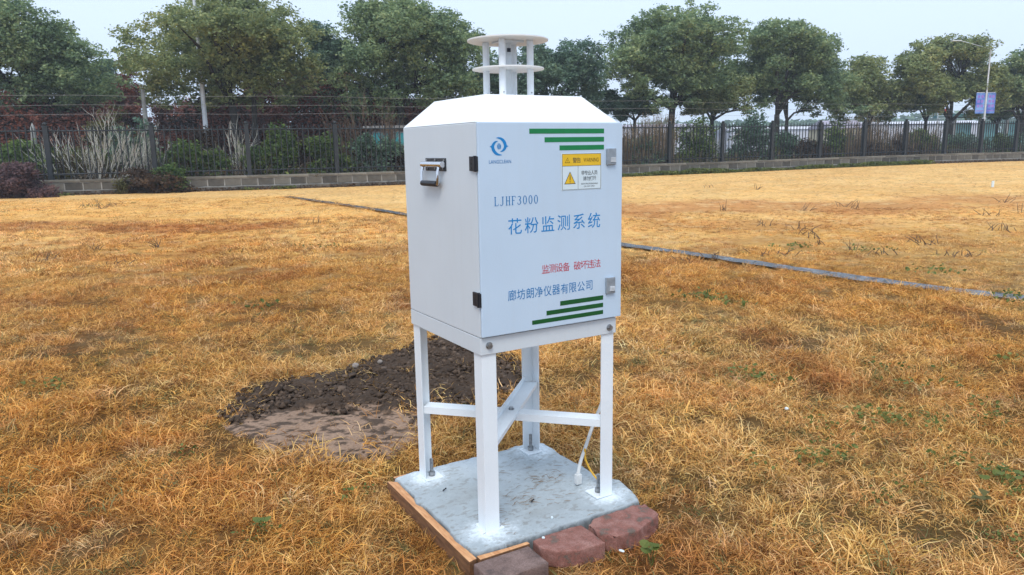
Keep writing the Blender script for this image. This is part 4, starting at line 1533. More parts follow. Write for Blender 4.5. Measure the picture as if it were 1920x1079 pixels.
def broad_weed(label, px, py, size, nleaf, mat, seed):
    rg = np.random.default_rng(seed)
    x, y = ray_gnd(px, py)
    root = tag(empty('weed_plant', (x, y, 0)), label, 'weed', 'broad-leaved weeds in the grass')
    for k in range(nleaf):
        a = rg.uniform(0, 6.28)
        r = size * rg.uniform(0.3, 1.0)
        h = rg.uniform(0.05, 0.085)
        V = []
        for q in range(9):
            w_ = q / 8 * 2 * math.pi
            V.append((math.cos(w_) * 0.022, math.sin(w_) * 0.015, 0.004 * math.cos(2 * w_)))
        mtx = Matrix.Translation((math.cos(a) * r, math.sin(a) * r, h)) @ Matrix.Rotation(rg.uniform(0, 6.28), 4, 'Z') @ Matrix.Rotation(rg.normal() * 0.4, 4, 'X')
        V = [tuple(mtx @ Vector(q)) for q in V[:8]] + [tuple(mtx @ Vector((0, 0, -0.003)))]
        mb = MB()
        mb.add(V, [(i, (i + 1) % 8, 8) for i in range(8)])
        mb.tube([(0, 0, 0), V[8]], 0.0012, 4)
        lo_ = mb.build('leaf', M[mat], root)
        at_ = lo_.data.attributes.new('rnd', 'FLOAT', 'FACE')
        at_.data.foreach_set('value', [float(rg.uniform(0.45, 0.8))] * len(lo_.data.polygons))


broad_weed('fresh green broad-leaved weed near the right edge of the grass', 1880, 915, 0.09, 11, 'weed', 1)
broad_weed('pale grey-green broad-leaved weed below the fresh green one at the right edge', 1850, 965, 0.06, 7, 'leaf_yellow', 2)
broad_weed('small bright green two-leaved weed in the grass left of the slab', 494, 1010, 0.03, 3, 'weed', 3)
broad_weed('small green weed in front of the broken brick lump', 1222, 1064, 0.03, 5, 'weed', 4)

# dark dry weed stalks standing in the far turf
rg = np.random.default_rng(15)
mb = MB()
for (px, py) in ((1512, 440), (1530, 448), (1500, 432), (1718, 455), (1745, 460), (1470, 480), (1425, 480), (1600, 470), (1790, 480), (1810, 482), (1860, 432),
                 (1895, 435), (1330, 352), (1420, 356), (1508, 395), (1580, 388), (1600, 392), (1355, 395), (1430, 425), (1535, 460), (1650, 478), (1280, 490), (1330, 485),
                 (290, 465), (180, 470), (225, 498), (160, 390), (180, 388), (210, 388), (190, 392), (590, 420), (80, 490), (1930, 400), (1850, 405), (1880, 380)):
    x, y = ray_gnd(px, py)
    for k in range(7):
        d = Vector((rg.normal() * 0.8, rg.normal() * 0.8, 1)).normalized() * rg.uniform(0.06, 0.16) * min(1.8, y / 9)
        p0 = Vector((x + rg.normal() * 0.08, y + rg.normal() * 0.08, 0))
        mb.tube([p0, p0 + d * 0.6, p0 + d + Vector((rg.normal() * 0.02, 0, -0.01))], [0.006, 0.005, 0.002], 4, cap=False)
tag(mb.build('dry_stalks', M['barkbrown']), 'dark dry weed stalks poking out of the far turf', 'weeds', kind='stuff')

# ------------------------------------------------------------------ concrete pad, form boards, bricks
def pad_point(u, v, z):
    x, y = uv2w(u, v)
    return (x, y, z)


ROOT_M = Matrix.Translation((BX, BY, 0)) @ Matrix.Rotation(YAW, 4, 'Z')


def at_uv(o, z=0.0):
    x, y = uv2w(0, 0)
    o.location = (x, y, z)
    o.rotation_euler = (0, 0, YAW)
    return o


outline = [(-0.100, -0.075), (-0.082, -0.095), (0.02, -0.098), (0.16, -0.092), (0.30, -0.10), (0.42, -0.088), (0.55, -0.095), (0.655, -0.10), (0.685, -0.02),
           (0.70, 0.10), (0.66, 0.18), (0.665, 0.40), (0.655, 0.62), (0.60, 0.655), (0.30, 0.648), (0.05, 0.655), (-0.100, 0.64), (-0.104, 0.40), (-0.100, 0.2)]
# fine grid clipped by a wobbling outline
gu = np.arange(-0.14, 0.74, 0.004)
gv = np.arange(-0.14, 0.70, 0.004)
U, Vg = np.meshgrid(gu, gv)
wu = (fbm(U * 13, Vg * 13, 131, 5) - 0.5) * 0.034
wv = (fbm(U * 13, Vg * 13, 137, 5) - 0.5) * 0.034
e = seg_dist(U + wu, Vg + wv, outline + [outline[0]])
i_ = inside(U + wu, Vg + wv, outline)
sd = np.where(i_, e, -e)
Z = 0.060 + (fbm(U * 6, Vg * 6, 141, 5) - 0.5) * 0.008 - np.clip(0.006 - sd, 0, 0.006) ** 1.2 * 4
Z = Z - 0.085 * smooth((0.003 - sd) / 0.014)
ny, nx = U.shape
ii = np.arange(ny * nx).reshape(ny, nx)
F = np.stack([ii[:-1, :-1], ii[:-1, 1:], ii[1:, 1:], ii[1:, :-1]], -1).reshape(-1, 4)
keep = (sd.ravel()[F] > -0.012).any(1)
me = mesh_from('concrete_pad', np.stack([U.ravel(), Vg.ravel(), Z.ravel()], 1), F[keep], smooth_=True)
# white overspray round the four feet is paint on the concrete
I, B, T_ = 0.0043, 0.0583, 0.005
feet = [(0.03, 0.03), (W - 0.03, 0.03), (0.03, D - 0.03), (W - 0.03, D - 0.03)]
spray = np.zeros(U.shape)
for k, (fu, fv) in enumerate(feet):
    d = np.hypot(U - fu, Vg - fv) + (fbm(U * 14, Vg * 14, 150 + k) - 0.5) * 0.08 + (fbm(U * 120, Vg * 120, 250 + k, 3) - 0.5) * 0.08
    spray = np.maximum(spray, smooth((0.135 - d) / 0.135))
spray = np.maximum(spray, 0.38 * smooth((fbm(U * 3, Vg * 3, 160) - 0.45) / 0.25) * smooth((Vg - 0.25) / 0.3))
dirt = smooth((fbm(U * 4.5, Vg * 6, 166) - 0.50) / 0.2) * smooth(1.3 - np.hypot((U - 0.25) / 0.32, (Vg - 0.2) / 0.22))
dirt = np.maximum(dirt * 0.8, 0.9 * smooth((fbm(U * 45, Vg * 90, 168) - 0.62) / 0.06))
base = np.array([0.36, 0.405, 0.425])[None, None] * (0.88 + 0.24 * fbm(U * 60, Vg * 60, 170)[..., None])
base = base * (1 - 0.55 * smooth((0.010 - sd) / 0.010))[..., None]
cc = base * (1 - spray[..., None]) + np.array([0.72, 0.79, 0.83]) * spray[..., None]
cc = cc * (1 - 0.45 * dirt[..., None] * (1 - 0.8 * spray[..., None])) + np.array([0.16, 0.13, 0.09]) * 0.45 * dirt[..., None] * (1 - 0.8 * spray[..., None])
a = me.color_attributes.new('tint', 'FLOAT_COLOR', 'POINT')
a.data.foreach_set('color', np.concatenate([cc.reshape(-1, 3), np.ones((cc.size // 3, 1))], 1).astype(np.float32).ravel())
m, t, p = newmat('sprayed_concrete', 0.42, 0, 0.45)
ca = t.nodes.new('ShaderNodeVertexColor')
ca.layer_name = 'tint'
n1 = noise_node(t, 160, 5, rough=0.7, stretch=(1, 2.5, 1))
r1 = ramp(t, n1.outputs[0], [(0.30, (0.55, 0.58, 0.58)), (0.38, (0.96, 0.96, 0.96)), (0.7, (1.08, 1.08, 1.08))])
mu = t.nodes.new('ShaderNodeMix')
mu.data_type = 'RGBA'
mu.blend_type = 'MULTIPLY'
mu.inputs[0].default_value = 1
t.links.new(ca.outputs[0], mu.inputs[6])
t.links.new(r1.outputs[0], mu.inputs[7])
t.links.new(mu.outputs[2], p.inputs['Base Color'])
b = t.nodes.new('ShaderNodeBump')
b.inputs['Strength'].default_value = 0.25
b.inputs['Distance'].default_value = 0.003
t.links.new(n1.outputs[0], b.inputs['Height'])
t.links.new(b.outputs[0], p.inputs['Normal'])
pad_o = at_uv(link('concrete_pad', me, m))
tag(pad_o, 'rough grey concrete pad with white overspray under the four-legged stand', 'pad')

M['wood'] = noisy('form_wood', (0.52, 0.235, 0.095), (0.70, 0.38, 0.18), 14, 0.75, 0.35, 60, stretch=(6, 1, 6))
M['woodside'] = noisy('form_wood_side', (0.12, 0.055, 0.025), (0.24, 0.115, 0.05), 14, 0.8, 0.35, 60, stretch=(6, 1, 6))


def board(poly, name, label, z1=0.052):
    mb = MB()
    mb.prism(poly, -0.05, z1, 0)
    me_ = mb.mesh(name, 0.003)
    me_.materials.append(M['woodside'])
    me_.materials.append(M['wood'])
    for q in me_.polygons:
        q.material_index = 1 if q.normal.z > 0.6 else 0
    o = bpy.data.objects.new(name, me_)
    col.objects.link(o)
    at_uv(o)
    return tag(o, label, 'board')


board([(-0.128, -0.116), (-0.094, -0.108), (-0.098, 0.2), (-0.096, 0.45), (-0.092, 0.615), (-0.128, 0.648)], 'form_board', 'long orange-brown wooden form board along the left side of the pad')
board([(-0.088, -0.122), (0.115, -0.124), (0.115, -0.106), (0.02, -0.103), (-0.088, -0.094)], 'form_board', 'short wooden form board between the pad and the grey-brown paving brick')
board([(-0.088, 0.662), (-0.088, 0.678), (-0.02, 0.676), (-0.02, 0.663)], 'form_board', 'stub of form board at the back left corner of the pad', 0.05)


def brick_mesh(name, poly, h, seed, rough=0.006, sub=3, bev=0.006):
    bm = bmesh.new()
    vs = [bm.verts.new((x, y, 0)) for x, y in poly]
    f = bm.faces.new(vs)
    r_ = bmesh.ops.extrude_face_region(bm, geom=[f])
    for v in [q for q in r_['geom'] if isinstance(q, bmesh.types.BMVert)]:
        v.co.z = h
    bmesh.ops.recalc_face_normals(bm, faces=bm.faces)
    bmesh.ops.bevel(bm, geom=bm.edges[:], offset=bev, segments=2, affect='EDGES', profile=0.5)
    bmesh.ops.triangulate(bm, faces=bm.faces[:])
    for _ in range(sub):
        le = [q for q in bm.edges if q.calc_length() > 0.012]
        bmesh.ops.subdivide_edges(bm, edges=le, cuts=1)
        bmesh.ops.triangulate(bm, faces=bm.faces[:])
    bm.normal_update()
    for v in bm.verts:
        q = v.co
        d = float(fbm(np.array(q.x * 28 + q.z * 19), np.array(q.y * 28 - q.z * 13), seed, 4)) - 0.5
        v.co += v.normal * d * 2 * rough
    me_ = bpy.data.meshes.new(name)
    bm.to_mesh(me_)
    bm.free()
    me_.polygons.foreach_set('use_smooth', [True] * len(me_.polygons))
    return me_


def brick_mat(name, c0, c1, c2):
    m, t, p = newmat(name, 0.8, 0, 0.25)
    n = noise_node(t, 16, 6, rough=0.65)
    r = ramp(t, n.outputs[0], [(0.36, c2), (0.44, c0), (0.62, c1)])
    n2 = noise_node(t, 220, 5)
    r2 = ramp(t, n2.outputs[0], [(0.3, (0.7, 0.7, 0.7)), (0.65, (1.15, 1.15, 1.15))])
    mu = t.nodes.new('ShaderNodeMix')
    mu.data_type = 'RGBA'
    mu.blend_type = 'MULTIPLY'
    mu.inputs[0].default_value = 1
    t.links.new(r.outputs[0], mu.inputs[6])
    t.links.new(r2.outputs[0], mu.inputs[7])
    t.links.new(mu.outputs[2], p.inputs['Base Color'])
    b = t.nodes.new('ShaderNodeBump')
    b.inputs['Strength'].default_value = 0.5
    b.inputs['Distance'].default_value = 0.004
    t.links.new(n2.outputs[0], b.inputs['Height'])
    t.links.new(b.outputs[0], p.inputs['Normal'])
    return m


M['brick_grey'] = brick_mat('grey_brown_brick', (0.17, 0.115, 0.10), (0.24, 0.165, 0.145), (0.12, 0.085, 0.078))
M['brick_red'] = brick_mat('red_brick', (0.25, 0.108, 0.085), (0.33, 0.175, 0.145), (0.15, 0.115, 0.095))
BG = 'bricks laid along the front edge of the pad'
o = link('brick', brick_mesh('brick', [(-0.120, -0.262), (0.104, -0.262), (0.104, -0.130), (-0.120, -0.130)], 0.062, 1, 0.0018, 2, 0.004), M['brick_grey'])
at_uv(o, -0.012)
tag(o, 'smooth grey-brown paving brick at the bottom edge of the photo', 'brick', BG)
o = link('brick', brick_mesh('brick', [(0.128, -0.178), (0.165, -0.225), (0.235, -0.262), (0.345, -0.268), (0.347, -0.118), (0.30, -0.108), (0.20, -0.110), (0.131, -0.117)], 0.065, 2, 0.0028, 3, 0.003), M['brick_red'])
at_uv(o, -0.010)
tag(o, 'chipped red brick between the grey-brown one and the broken one', 'brick', BG)
o = link('brick', brick_mesh('brick', [(0.368, -0.135), (0.362, -0.20), (0.40, -0.262), (0.50, -0.268), (0.60, -0.232), (0.645, -0.215), (0.66, -0.118), (0.60, -0.108), (0.48, -0.106), (0.41, -0.112)],
                              0.068, 3, 0.0075, 3, 0.003), M['brick_red'])
at_uv(o, -0.010)
tag(o, 'rough broken red brick lump at the right front corner of the pad', 'brick', BG)


def stone(label, x, y, z, s, mat, seed, name='stone'):
    v, f = ico_np(3)
    rg = np.random.default_rng(seed)
    q = v * (1 + 0.35 * (fbm(v[:, 0] * 1.6 + seed, v[:, 1] * 1.6 + v[:, 2], seed)[:, None] - 0.5)) * s
    o = link(name, mesh_from(name, q, f, smooth_=True), mat)
    o.location = (x, y, z)
    o.rotation_euler = (0, 0, rg.uniform(0, 3))
    return tag(o, label, 'stone')


M['stone'] = noisy('pale_stone', (0.20, 0.165, 0.14), (0.36, 0.31, 0.27), 30, 0.85, 0.4, 120)
x, y = ray_gnd(667, 698)
stone('larger pale stone on the back edge of the dug soil', x, y, 0.045, (0.035, 0.022, 0.018), M['stone'], 1)
x, y = ray_gnd(713, 692)
stone('smaller pale stone beside the larger one on the dug soil', x, y, 0.05, (0.018, 0.015, 0.015), M['stone'], 2)
x, y = uv2w(0.275, -0.028)
stone('tiny white pebble of plaster on the front part of the pad', x, y, 0.065, (0.005, 0.005, 0.006), M['signw'], 3)
x, y = uv2w(0.172, -0.125)
stone('white plaster crumb on the edge of the chipped red brick', x, y, 0.058, (0.006, 0.005, 0.005), M['signw'], 4)
x, y = uv2w(0.385, -0.31)
stone('white shard lying in the grass in front of the chipped red brick', x, y, 0.03, (0.011, 0.006, 0.004), M['signw'], 5)
x, y = ray_gnd(1474, 783)
stone('white pebble alone in the grass right of the stand', x, y, 0.05, (0.012, 0.010, 0.008), M['signw'], 6)

# black scraps of tape on the pad
for (u_0, v_0, lab) in ((0.272, 0.118, 'small black scrap of tape near the middle of the pad'), (0.02, 0.40, 'tiny black scrap of tape near the left edge of the pad')):
    mb = MB()
    mb.tube([(u_0, v_0, 0.067), (u_0 + 0.008, v_0 + 0.003, 0.071), (u_0 + 0.014, v_0 + 0.010, 0.068), (u_0 + 0.020, v_0 + 0.008, 0.073)], [0.002, 0.0035, 0.002, 0.0035], 5)
    tag(at_uv(mb.build('tape_scrap', M['black'])), lab, 'scrap')
# loose straw lying on the pad
M['looses'] = plain('loose_straw', (0.20, 0.12, 0.05), 0.8)
rg = np.random.default_rng(33)
mb = MB()
for (cu, cv, n_, sp) in ((0.45, 0.27, 34, 0.045), (0.27, 0.17, 16, 0.03), (0.33, 0.10, 10, 0.03), (0.15, 0.12, 8, 0.04), (0.05, 0.02, 6, 0.03), (0.30, 0.30, 10, 0.12), (0.2, -0.03, 5, 0.08)):
    for k in range(n_):
        u, v = cu + rg.normal() * sp * 1.6, cv + rg.normal() * sp
        a = rg.normal() * 0.5 - 0.2
        L = rg.uniform(0.015, 0.05)
        z = 0.064 + rg.random() * 0.006
        pts_ = [(u + math.cos(a) * L * (q - 0.5), v + math.sin(a) * L * (q - 0.5) + 0.004 * math.sin(q * 3), z) for q in (0, 0.5, 1)]
        mb.tube(pts_, [0.0008, 0.001, 0.0005], 3, cap=False)
o = at_uv(mb.build('loose_straw', M['looses']))
tag(o, 'loose bits of dry straw scattered over the concrete pad', 'straw', kind='stuff')

# ------------------------------------------------------------------ the pollen monitor: one thing, everything bolted together
ZT, ZB, ZS, ZC, A_, DT = 1.5417, 0.8032, 0.7411, 1.6403, 0.0958, 0.0142
Z0 = 0.0625
mon = tag(at_uv(empty('pollen_monitor')), 'white pollen monitoring cabinet with printed door on four angle-iron legs over a concrete pad', 'monitoring cabinet')

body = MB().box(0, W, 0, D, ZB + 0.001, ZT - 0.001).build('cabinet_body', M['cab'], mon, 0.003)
MB().box(0.008, W - 0.008, -0.0045, -0.0005, ZB + 0.012, ZT - 0.012).build('gasket', M['gasket'], body)
mb = MB()
mb.add([(0, 0, ZT), (W, 0, ZT), (W, D, ZT), (0, D, ZT), (A_, A_, ZC), (W - A_, A_, ZC), (W - A_, D - A_, ZC), (A_, D - A_, ZC)],
       [(0, 1, 5, 4), (1, 2, 6, 5), (2, 3, 7, 6), (3, 0, 4, 7), (4, 5, 6, 7), (0, 3, 2, 1)])
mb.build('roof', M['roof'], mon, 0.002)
# skirt frame: four flat sides
mb = MB()
tk = 0.006
mb.box(0, W, 0.0, tk, ZS, ZB - 0.001)
mb.box(0, W, D - tk, D, ZS, ZB - 0.001)
mb.box(0, tk, tk, D - tk, ZS, ZB - 0.001)
mb.box(W - tk, W, tk, D - tk, ZS, ZB - 0.001)
mb.box(tk, W - tk, tk, D - tk, ZB - 0.008, ZB - 0.002)
mb.build('base_frame', M['cab'], mon, 0.0015)

# door
WD = 0.6118
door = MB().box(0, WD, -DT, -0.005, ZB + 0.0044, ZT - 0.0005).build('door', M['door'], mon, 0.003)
FY = -DT                                    # front plane of the door


def zplate(mb, poly, y, th, m=0):
    """polygon in (u, z), thickness th towards the viewer starting at y"""
    n = len(poly)
    V = [(x, y, z) for x, z in poly] + [(x, y - th, z) for x, z in poly]
    F = [tuple(range(n)), tuple(range(n, 2 * n))[::-1]] + [(i, n + i, n + (i + 1) % n, (i + 1) % n) for i in range(n)]
    mb.add(V, F, m)


def rect(mb, u0, u1, z0, z1, y, th, m=0):
    zplate(mb, [(u0, z0), (u1, z0), (u1, z1), (u0, z1)], y, th, m)


for (u0, z0, z1, mt) in ((0.2025, 1.5025, 1.5195, 'green'), (0.265, 1.473, 1.490, 'green'), (0.328, 1.4445, 1.4615, 'green'),
                         (0.3275, 0.8830, 0.9000, 'greend'), (0.267, 0.8545, 0.8710, 'greend'), (0.205, 0.8275, 0.8430, 'greend')):
    mb = MB()
    rect(mb, u0, 0.525, z0, z1, FY - 0.0002, 0.0006)
    mb.build('stripe', M[mt], door)

# --- lettering: text turned into flat meshes
dgv = None


def text_mesh(s):
    cu = bpy.data.curves.new('lettering', 'FONT')
    cu.body = s
    cu.size = 1.0
    cu.resolution_u = 4
    o = bpy.data.objects.new('tmp_text', cu)
    col.objects.link(o)
    dg = bpy.context.evaluated_depsgraph_get()
    dg.update()
    me_ = bpy.data.meshes.new_from_object(o.evaluated_get(dg))
    bpy.data.objects.remove(o)
    bpy.data.curves.remove(cu)
    V = np.array([v.co[:] for v in me_.vertices]) if len(me_.vertices) else np.zeros((0, 3))
    F = [tuple(q.vertices) for q in me_.polygons]
    bpy.data.meshes.remove(me_)
    return V, F


_ref = text_mesh('国')[0]
EM = float(_ref[:, 1].max() - _ref[:, 1].min()) if len(_ref) else 0.8


def add_text(mb, s, u0, u1, z0, z1, y, m=0, shear=0.0, bold=0):
    """one run of text stretched into the given box"""
    V, F = text_mesh(s)
    if not len(V):
        return
    x0, x1, y0, y1 = V[:, 0].min(), V[:, 0].max(), V[:, 1].min(), V[:, 1].max()
    X = u0 + (V[:, 0] - x0) / (x1 - x0) * (u1 - u0)
    Zz = z0 + (V[:, 1] - y0) / (y1 - y0) * (z1 - z0)
    mb.add([(a_, y, b_) for a_, b_ in zip(X, Zz)], F, m)


def add_glyphs(mb, s, u0, u1, z0, z1, y, m=0, wf=0.9):
    """each character centred in its own cell"""
    n = len(s)
    cw_ = (u1 - u0) / n
    for k, ch in enumerate(s):
        if ch == ' ':
            continue
        V, F = text_mesh(ch)
        if not len(V):
            continue
        cx = (V[:, 0].min() + V[:, 0].max()) / 2
        cy = (V[:, 1].min() + V[:, 1].max()) / 2
        sc_z = (z1 - z0) / EM * 0.98
        sc_x = min(sc_z, cw_ * wf / EM)
        X = u0 + cw_ * (k + 0.5) + (V[:, 0] - cx) * sc_x
        Zz = (z0 + z1) / 2 + (V[:, 1] - cy) * sc_z
        mb.add([(a_, y, b_) for a_, b_ in zip(X, Zz)], F, m)


def stroke(mb, pts, ws, y, m=0):
    """flat stroke of varying width in the door plane"""
    pts = [Vector(q) for q in pts]
    V, F = [], []
    for i, q in enumerate(pts):
        t_ = (pts[min(i + 1, len(pts) - 1)] - pts[max(i - 1, 0)]).normalized()
        n_ = Vector((-t_.y, t_.x))
        w_ = ws[i] / 2
        V += [(q.x + n_.x * w_, y, q.y + n_.y * w_), (q.x - n_.x * w_, y, q.y - n_.y * w_)]
    for i in range(len(pts) - 1):
        F.append((2 * i, 2 * i + 1, 2 * i + 3, 2 * i + 2))
    mb.add(V, F, m)


LY = FY - 0.0007
# LJHF3000 in a light serif hand
mb = MB()
TH, TN = 0.0034, 0.0018


def serif_char(ch, x, z, w, h):
    P = lambda a, b_: (x + a * w, z + b_ * h)
    def vs(a, b0=0.0, b1=1.0, foot=True, head=True):
        stroke(mb, [P(a, b0), P(a, b1)], [TH, TH], LY)
        if head: stroke(mb, [P(a - 0.17, b1), P(a + 0.17, b1)], [TN, TN], LY - 0.00005)
        if foot: stroke(mb, [P(a - 0.17, b0), P(a + 0.17, b0)], [TN, TN], LY - 0.00005)
    if ch == 'L':
        vs(0.25)
        stroke(mb, [P(0.25, 0), P(0.85, 0.0), P(0.95, 0.22)], [TN, TN, TN * 0.7], LY)
    if ch == 'J':
        stroke(mb, [P(0.62, 1), P(0.62, 0.2), P(0.5, 0.02), P(0.25, -0.04), P(0.12, 0.1)], [TH, TH, TN, TN, TH], LY)
        stroke(mb, [P(0.42, 1), P(0.82, 1)], [TN, TN], LY - 0.00005)
    if ch == 'H':
        vs(0.22); vs(0.80)
        stroke(mb, [P(0.22, 0.5), P(0.80, 0.5)], [TN, TN], LY - 0.00005)
    if ch == 'F':
        vs(0.25)
        stroke(mb, [P(0.25, 1), P(0.85, 1.0), P(0.92, 0.8)], [TN, TN, TN * 0.7], LY)
        stroke(mb, [P(0.25, 0.52), P(0.68, 0.52)], [TN, TN], LY - 0.00005)
    if ch == '3':
        pts_, ws_ = [], []
        for k in range(9):
            a = R(150 - k * 30)
            pts_.append(P(0.47 + 0.30 * math.cos(a), 0.76 + 0.22 * math.sin(a)))
            ws_.append(TN + (TH - TN) * max(0, math.cos(a)))
        stroke(mb, pts_, ws_, LY)
        pts_, ws_ = [], []
        for k in range(10):
            a = R(90 - k * 29)
            pts_.append(P(0.45 + 0.35 * math.cos(a), 0.27 + 0.26 * math.sin(a)))
            ws_.append(TN + (TH - TN) * max(0, math.cos(a)))
        stroke(mb, pts_, ws_, LY - 0.00005)
    if ch == '0':
        pts_, ws_ = [], []
        for k in range(21):
            a = k / 20 * 2 * math.pi
            pts_.append(P(0.5 + 0.33 * math.cos(a), 0.5 + 0.5 * math.sin(a)))
            ws_.append(TN + (TH - TN) * abs(math.cos(a)) ** 1.5)
        stroke(mb, pts_, ws_, LY)


cwid = (0.2385 - 0.056) / 8
for k, ch in enumerate('LJHF3000'):
    serif_char(ch, 0.056 + k * cwid + cwid * 0.06, 1.2625, cwid * 0.84, 0.029)
mb.build('lettering', M['blued'], door)
mb = MB()
add_glyphs(mb, '花粉监测系统', 0.105, 0.515, 1.161, 1.215, LY, wf=0.80)
mb.build('lettering', M['blue'], door)
mb = MB()
add_glyphs(mb, '监测设备', 0.249, 0.370, 1.010, 1.041, LY, wf=0.97)
add_glyphs(mb, '破坏违法', 0.389, 0.512, 1.010, 1.041, LY, wf=0.97)
mb.build('lettering', M['red'], door)
mb = MB()
add_glyphs(mb, '廊坊朗净仪器有限公司', 0.104, 0.478, 0.927, 0.964, LY, wf=0.86)
mb.build('lettering', M['blued'], door)
# emblem
mb = MB()
CX_, CZ_, ER = 0.0815, 1.461, 0.0305


def crescent(rot):
    o_, i2 = [], []
    n_ = 26
    for k in range(n_ + 1):
        tt = k / n_
        a = R(112 - tt * 190)
        ro = 1.0 - 0.42 * max(0.0, (tt - 0.55) / 0.45) ** 1.3
        th = 0.36 * math.sin(math.pi * min(1, tt * 1.02)) ** 0.75 + 0.015
        ri = ro - th
        ex = 0.0
        o_.append((ro * math.cos(a), ro * math.sin(a)))
        i2.append((ri * math.cos(a), ri * math.sin(a)))
    V = [(CX_ + ER * (x * math.cos(rot) - z * math.sin(rot)), LY, CZ_ + ER * (x * math.sin(rot) + z * math.cos(rot))) for x, z in o_ + i2]
    m_ = n_ + 1
    mb.add(V, [(k, k + 1, m_ + k + 1, m_ + k) for k in range(n_)])
    tri_ = [(0.94, 0.13), (1.20, 0.02), (0.94, -0.12)]
    mb.add([(CX_ + ER * (x * math.cos(rot) - z * math.sin(rot)), LY - 0.00005, CZ_ + ER * (x * math.sin(rot) + z * math.cos(rot))) for x, z in tri_], [(0, 1, 2)])


crescent(0)
crescent(math.pi)
for zz in (-0.25, -0.12, 0.01, 0.14, 0.27):
    hw = 0.26 * math.sqrt(max(0.05, 1 - (zz / 0.34) ** 2))
    for s_ in (-1, 1):
        x0, x1 = sorted((s_ * 0.02, s_ * hw))
        rect(mb, CX_ + ER * x0, CX_ + ER * x1, CZ_ + ER * (zz - 0.045), CZ_ + ER * (zz + 0.045), LY, 0.0001)
mb.build('emblem', M['blue'], door)
mb = MB()
add_text(mb, 'LANGCLEAN', 0.0415, 0.1275, 1.4045, 1.4165, LY)
mb.build('lettering', M['blued'], door)
# warning label
mb = MB()
rect(mb, 0.3355, 0.5135, 1.3020, 1.4335, FY - 0.0002, 0.0006, 0)
y1_ = FY - 0.0009
rect(mb, 0.3395, 0.5100, 1.3890, 1.4300, y1_, 0.0001, 1)
y2_ = y1_ - 0.0002
for (a0, a1, c0, c1) in ((0.3382, 0.3396, 1.3045, 1.4310), (0.5098, 0.5112, 1.3045, 1.4310), (0.3382, 0.5112, 1.3038, 1.3050), (0.3382, 0.5112, 1.4298, 1.4312),
                         (0.3396, 0.5098, 1.3878, 1.3890), (0.4072, 0.4083, 1.3050, 1.3878)):
    rect(mb, a0, a1, c0, c1, y2_, 0.0001, 2)
zplate(mb, [(0.3475, 1.3240), (0.3972, 1.3240), (0.3724, 1.3690)], y1_, 0.0001, 2)
zplate(mb, [(0.3512, 1.3265), (0.3935, 1.3265), (0.3724, 1.3645)], y1_ - 0.0002, 0.0001, 1)
rect(mb, 0.3710, 0.3738, 1.3380, 1.3560, y1_ - 0.0004, 0.0001, 2)
rect(mb, 0.3710, 0.3738, 1.3300, 1.3345, y1_ - 0.0004, 0.0001, 2)
zplate(mb, [(0.3505, 1.3995), (0.3725, 1.3995), (0.3615, 1.4185)], y2_, 0.0001, 3)
zplate(mb, [(0.3530, 1.4010), (0.3700, 1.4010), (0.3615, 1.4155)], y2_ - 0.0002, 0.0001, 1)
rect(mb, 0.3608, 0.3622, 1.4052, 1.4110, y2_ - 0.0004, 0.0001, 3)
rect(mb, 0.3608, 0.3622, 1.4022, 1.4038, y2_ - 0.0004, 0.0001, 3)
add_glyphs(mb, '警告', 0.3850, 0.4200, 1.3990, 1.4175, y2_ - 0.0002, 2, 1.0)
add_text(mb, 'WARNING', 0.4320, 0.5000, 1.4015, 1.4155, y2_ - 0.0002, 3)
add_glyphs(mb, '非专业人员', 0.4220, 0.4950, 1.3550, 1.3705, y2_ - 0.0002, 2, 1.0)
add_glyphs(mb, '请勿打开', 0.4300, 0.4890, 1.3345, 1.3500, y2_ - 0.0002, 2, 1.0)
add_text(mb, 'NON-PROFESSIONALS', 0.4215, 0.4975, 1.3205, 1.3260, y2_ - 0.0002, 2)
add_text(mb, 'DO NOT OPEN', 0.4350, 0.4820, 1.3115, 1.3165, y2_ - 0.0002, 2)
me_ = mb.mesh('warning_label')
o = link('warning_label', me_, [M['signw'], M['yellow'], M['ink'], M['inkb']], door)

# latches
for (u0, u1, z0, z1) in ((0.5345, 0.5755, 1.3890, 1.4480), (0.5345, 0.5760, 0.9050, 0.9660)):
    mb = MB()
    mb.box(u0, u1, FY - 0.010, FY - 0.0003, z0, z1)
    lt = mb.build('latch', M['latch'], door, 0.002)
    # sub-parts would be a fourth level; the thumb grip is one mesh with the latch body
    bm_ = MB()
    h = z1 - z0
    uu = u0 + (u1 - u0) * 0.34
    for k in range(4):
        zz = z0 + h * (0.17 + 0.075 * k)
        bm_.box(uu + 0.0005 * k, u1 - 0.004, FY - 0.0145 + 0.0006 * k, FY - 0.0102, zz, zz + h * 0.045)
    o2 = bm_.mesh('grip')
    base_me = lt.data
    base_me.materials.append(M['latchw'])
    bm2 = bmesh.new()
    bm2.from_mesh(base_me)
    nf = len(bm2.faces)
    bm2.from_mesh(o2)
    bm2.faces.ensure_lookup_table()
    for q in bm2.faces[nf:]:
        q.material_index = 1
    bm2.to_mesh(base_me)
    bm2.free()

# hinges on the left side of the door
for (z0, z1) in ((1.3810, 1.4295), (0.9165, 0.9650)):
    mb = MB()
    mb.box(-0.007, -0.0004, -0.0155, 0.0375, z0, z1)
    mb.box(-0.010, -0.0004, -0.0060, 0.0020, z0 - 0.002, z1 + 0.002)
    hg = mb.build('hinge', M['black'], mon, 0.0012)
    for zz in (z0 + 0.010, z0 + 0.024, z0 + 0.038):
        MB().tube([(-0.0072, 0.022, zz), (-0.0085, 0.022, zz)], 0.0028, 8).build('screw', M['blackmetal'], hg)

